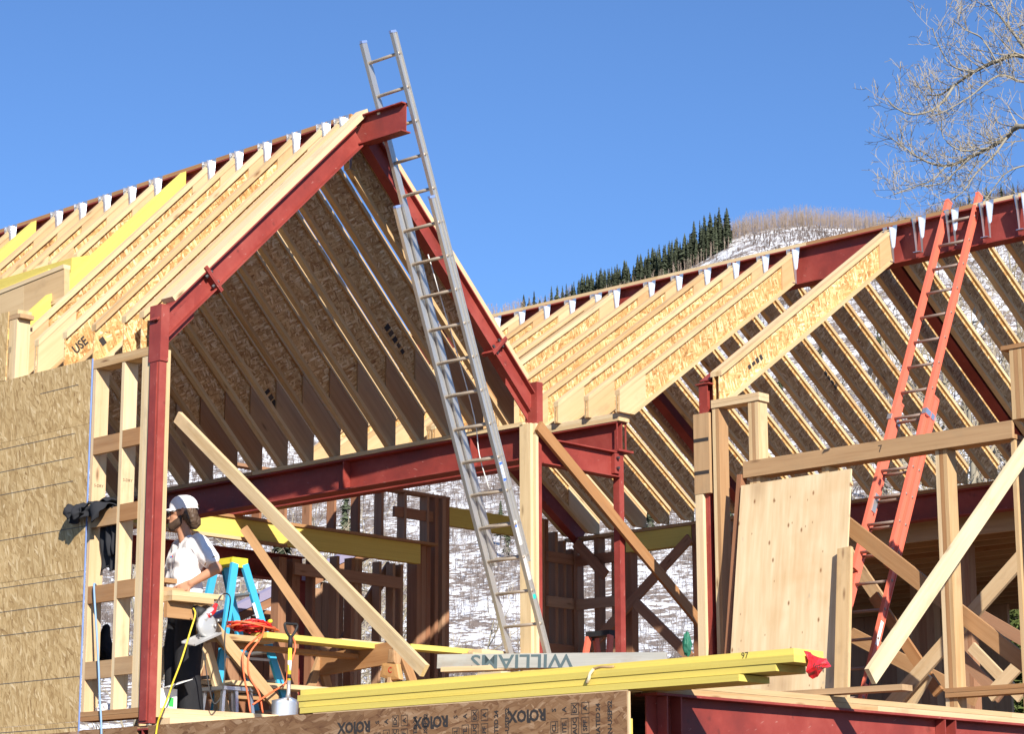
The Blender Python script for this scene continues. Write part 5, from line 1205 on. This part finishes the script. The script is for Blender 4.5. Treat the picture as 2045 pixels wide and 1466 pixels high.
# green pine low behind the porch, the neighbour's roof beside it
def pine_crown(seed, h, w_, n):
    rd = random.Random(seed); v, f = [], []
    for _ in range(n):
        t = rd.random()**.8; z = h*(.12+.88*t); R = w_*(1-t)**.6+.15; a = rd.uniform(0, 6.28); r = R*rd.uniform(.3, 1.05)
        c = Vector((math.cos(a)*r, math.sin(a)*r, z)); 
        for k in range(7):
            d = Vector((rd.uniform(-1, 1), rd.uniform(-1, 1), rd.uniform(-.3, 1))).normalized()*rd.uniform(.14, .26); s = d.orthogonal().normalized()*.022; b = len(v); v += [c-s, c+s, c+d]; f.append((b, b+1, b+2))
    return mesh('crown', v, f, M['pine_needles'])
u = 38.0; v_ = (1975-1022.5)/FPX*u/.98; p = UV(u, v_, GZ); t = thing('pine_tree', 'bushy green pine low behind the porch braces', 'tree', p)
link(bpy.data.objects.new('crown', pine_crown(5, 6.3, 1.1, 2600)), Matrix.Translation(p), t); tube('trunk', [p, p+Vector((0, 0, 3)), p+Vector((.05, 0, 6))], [.12, .09, .03], M['bark'], t, 6)
u = 47.0; v_ = (2030-1022.5)/FPX*u/.98; p = UV(u, v_, GZ); t = thing('neighbour_house', 'grey roofed low house beyond the porch', 'house', p); mw = axes(p, RH, (0, 0, 1))
prism('wall', [(-1.2, 0), (6, 0), (6, 4.35), (-1.2, 4.35)], 5, M['brown'], mw, t); prism('roof', [(-1.6, 4.36), (6.2, 4.36), (6.2, 5.3), (.2, 5.0)], 5.6, M['greyroof'], mw, t)
# ---- big cottonwood overhanging from the right
UC = 52.0
def K(px, py, du=0):
    d = ((px-1022.5)*rgt-(py-733)*upv)/FPX+fwd; return CAM+d*((UC+du)/d.dot(FH))
rd = random.Random(77)
base = UV(UC+1, (2290-1022.5)/FPX*UC/.97, GZ); t = thing('cottonwood_tree', 'large bare cottonwood reaching its buds over the lower ridge', 'tree', base)
trunk = [base, base+Vector((.1, .1, 6)), base+Vector((-.1, .2, 13)), K(2270, 420, 1), K(2230, 150, 1), K(2190, -150, 1)]
tv_, tf_ = [], []; seg_tube(tv_, tf_, curve(trunk, 5), .42, .16, 10)
link(bpy.data.objects.new('trunk', mesh('trunk', [q-base for q in tv_], tf_, M['treebark'], True)), Matrix.Translation(base), t)
limbs = [([(2260, 300), (2150, 180), (2045, 112), (1990, 122), (1945, 143), (1905, 170), (1880, 188), (1862, 190)], .13, 0), ([(1905, 170), (1885, 200), (1860, 220), (1820, 228), (1785, 212), (1770, 195)], .06, .3),
    ([(2270, 420), (2160, 320), (2045, 252), (2010, 275), (1975, 295), (1935, 315), (1890, 331), (1845, 320), (1800, 290), (1775, 272)], .12, -.6), ([(2010, 275), (1985, 310), (1950, 345), (1925, 380), (1900, 400)], .05, -.5),
    ([(2230, 200), (2120, 150), (2060, 110), (2020, 60), (1985, 15), (1960, -30)], .11, .8), ([(2230, 250), (2110, 160), (2045, 163), (1995, 150), (1940, 190), (1890, 220), (1850, 235)], .06, 1.0),
    ([(1945, 143), (1900, 130), (1875, 90), (1862, 55)], .035, .2), ([(1990, 122), (1960, 75), (1930, 60), (1905, 40)], .035, .4), ([(1975, 295), (1920, 300), (1885, 275), (1880, 240)], .04, -.3), ([(1890, 331), (1860, 360), (1820, 375), (1785, 388)], .035, -.6),
    ([(1935, 315), (1905, 345), (1880, 365), (1840, 372)], .03, -.8), ([(2120, 330), (2050, 330), (2010, 345), (1985, 375), (1960, 410)], .04, -.2), ([(2160, 100), (2080, 40), (2045, -10)], .06, .5)]
bv_, bf2, lv_, lf_ = [], [], [], []
for pl_, r, du in limbs:
    pts = curve([K(x, y, du+.5*i*(1 if r > .1 else -.3)) for i, (x, y) in enumerate(pl_)], 4); seg_tube(lv_, lf_, pts, r*.62, .012, 6)
    sprout(bv_, bf2, pts[2:], r*.4, 2, rd, (5.5, 5.0, 5.0), (1.5, .7, .32), .10, None, .0062)
link(bpy.data.objects.new('limbs', mesh('limbs', [q-base for q in lv_], lf_, M['treebark'], True)), Matrix.Translation(base), t)
link(bpy.data.objects.new('twigs', mesh('twigs', [q-base for q in bv_], bf2, M['twig'])), Matrix.Translation(base), t)
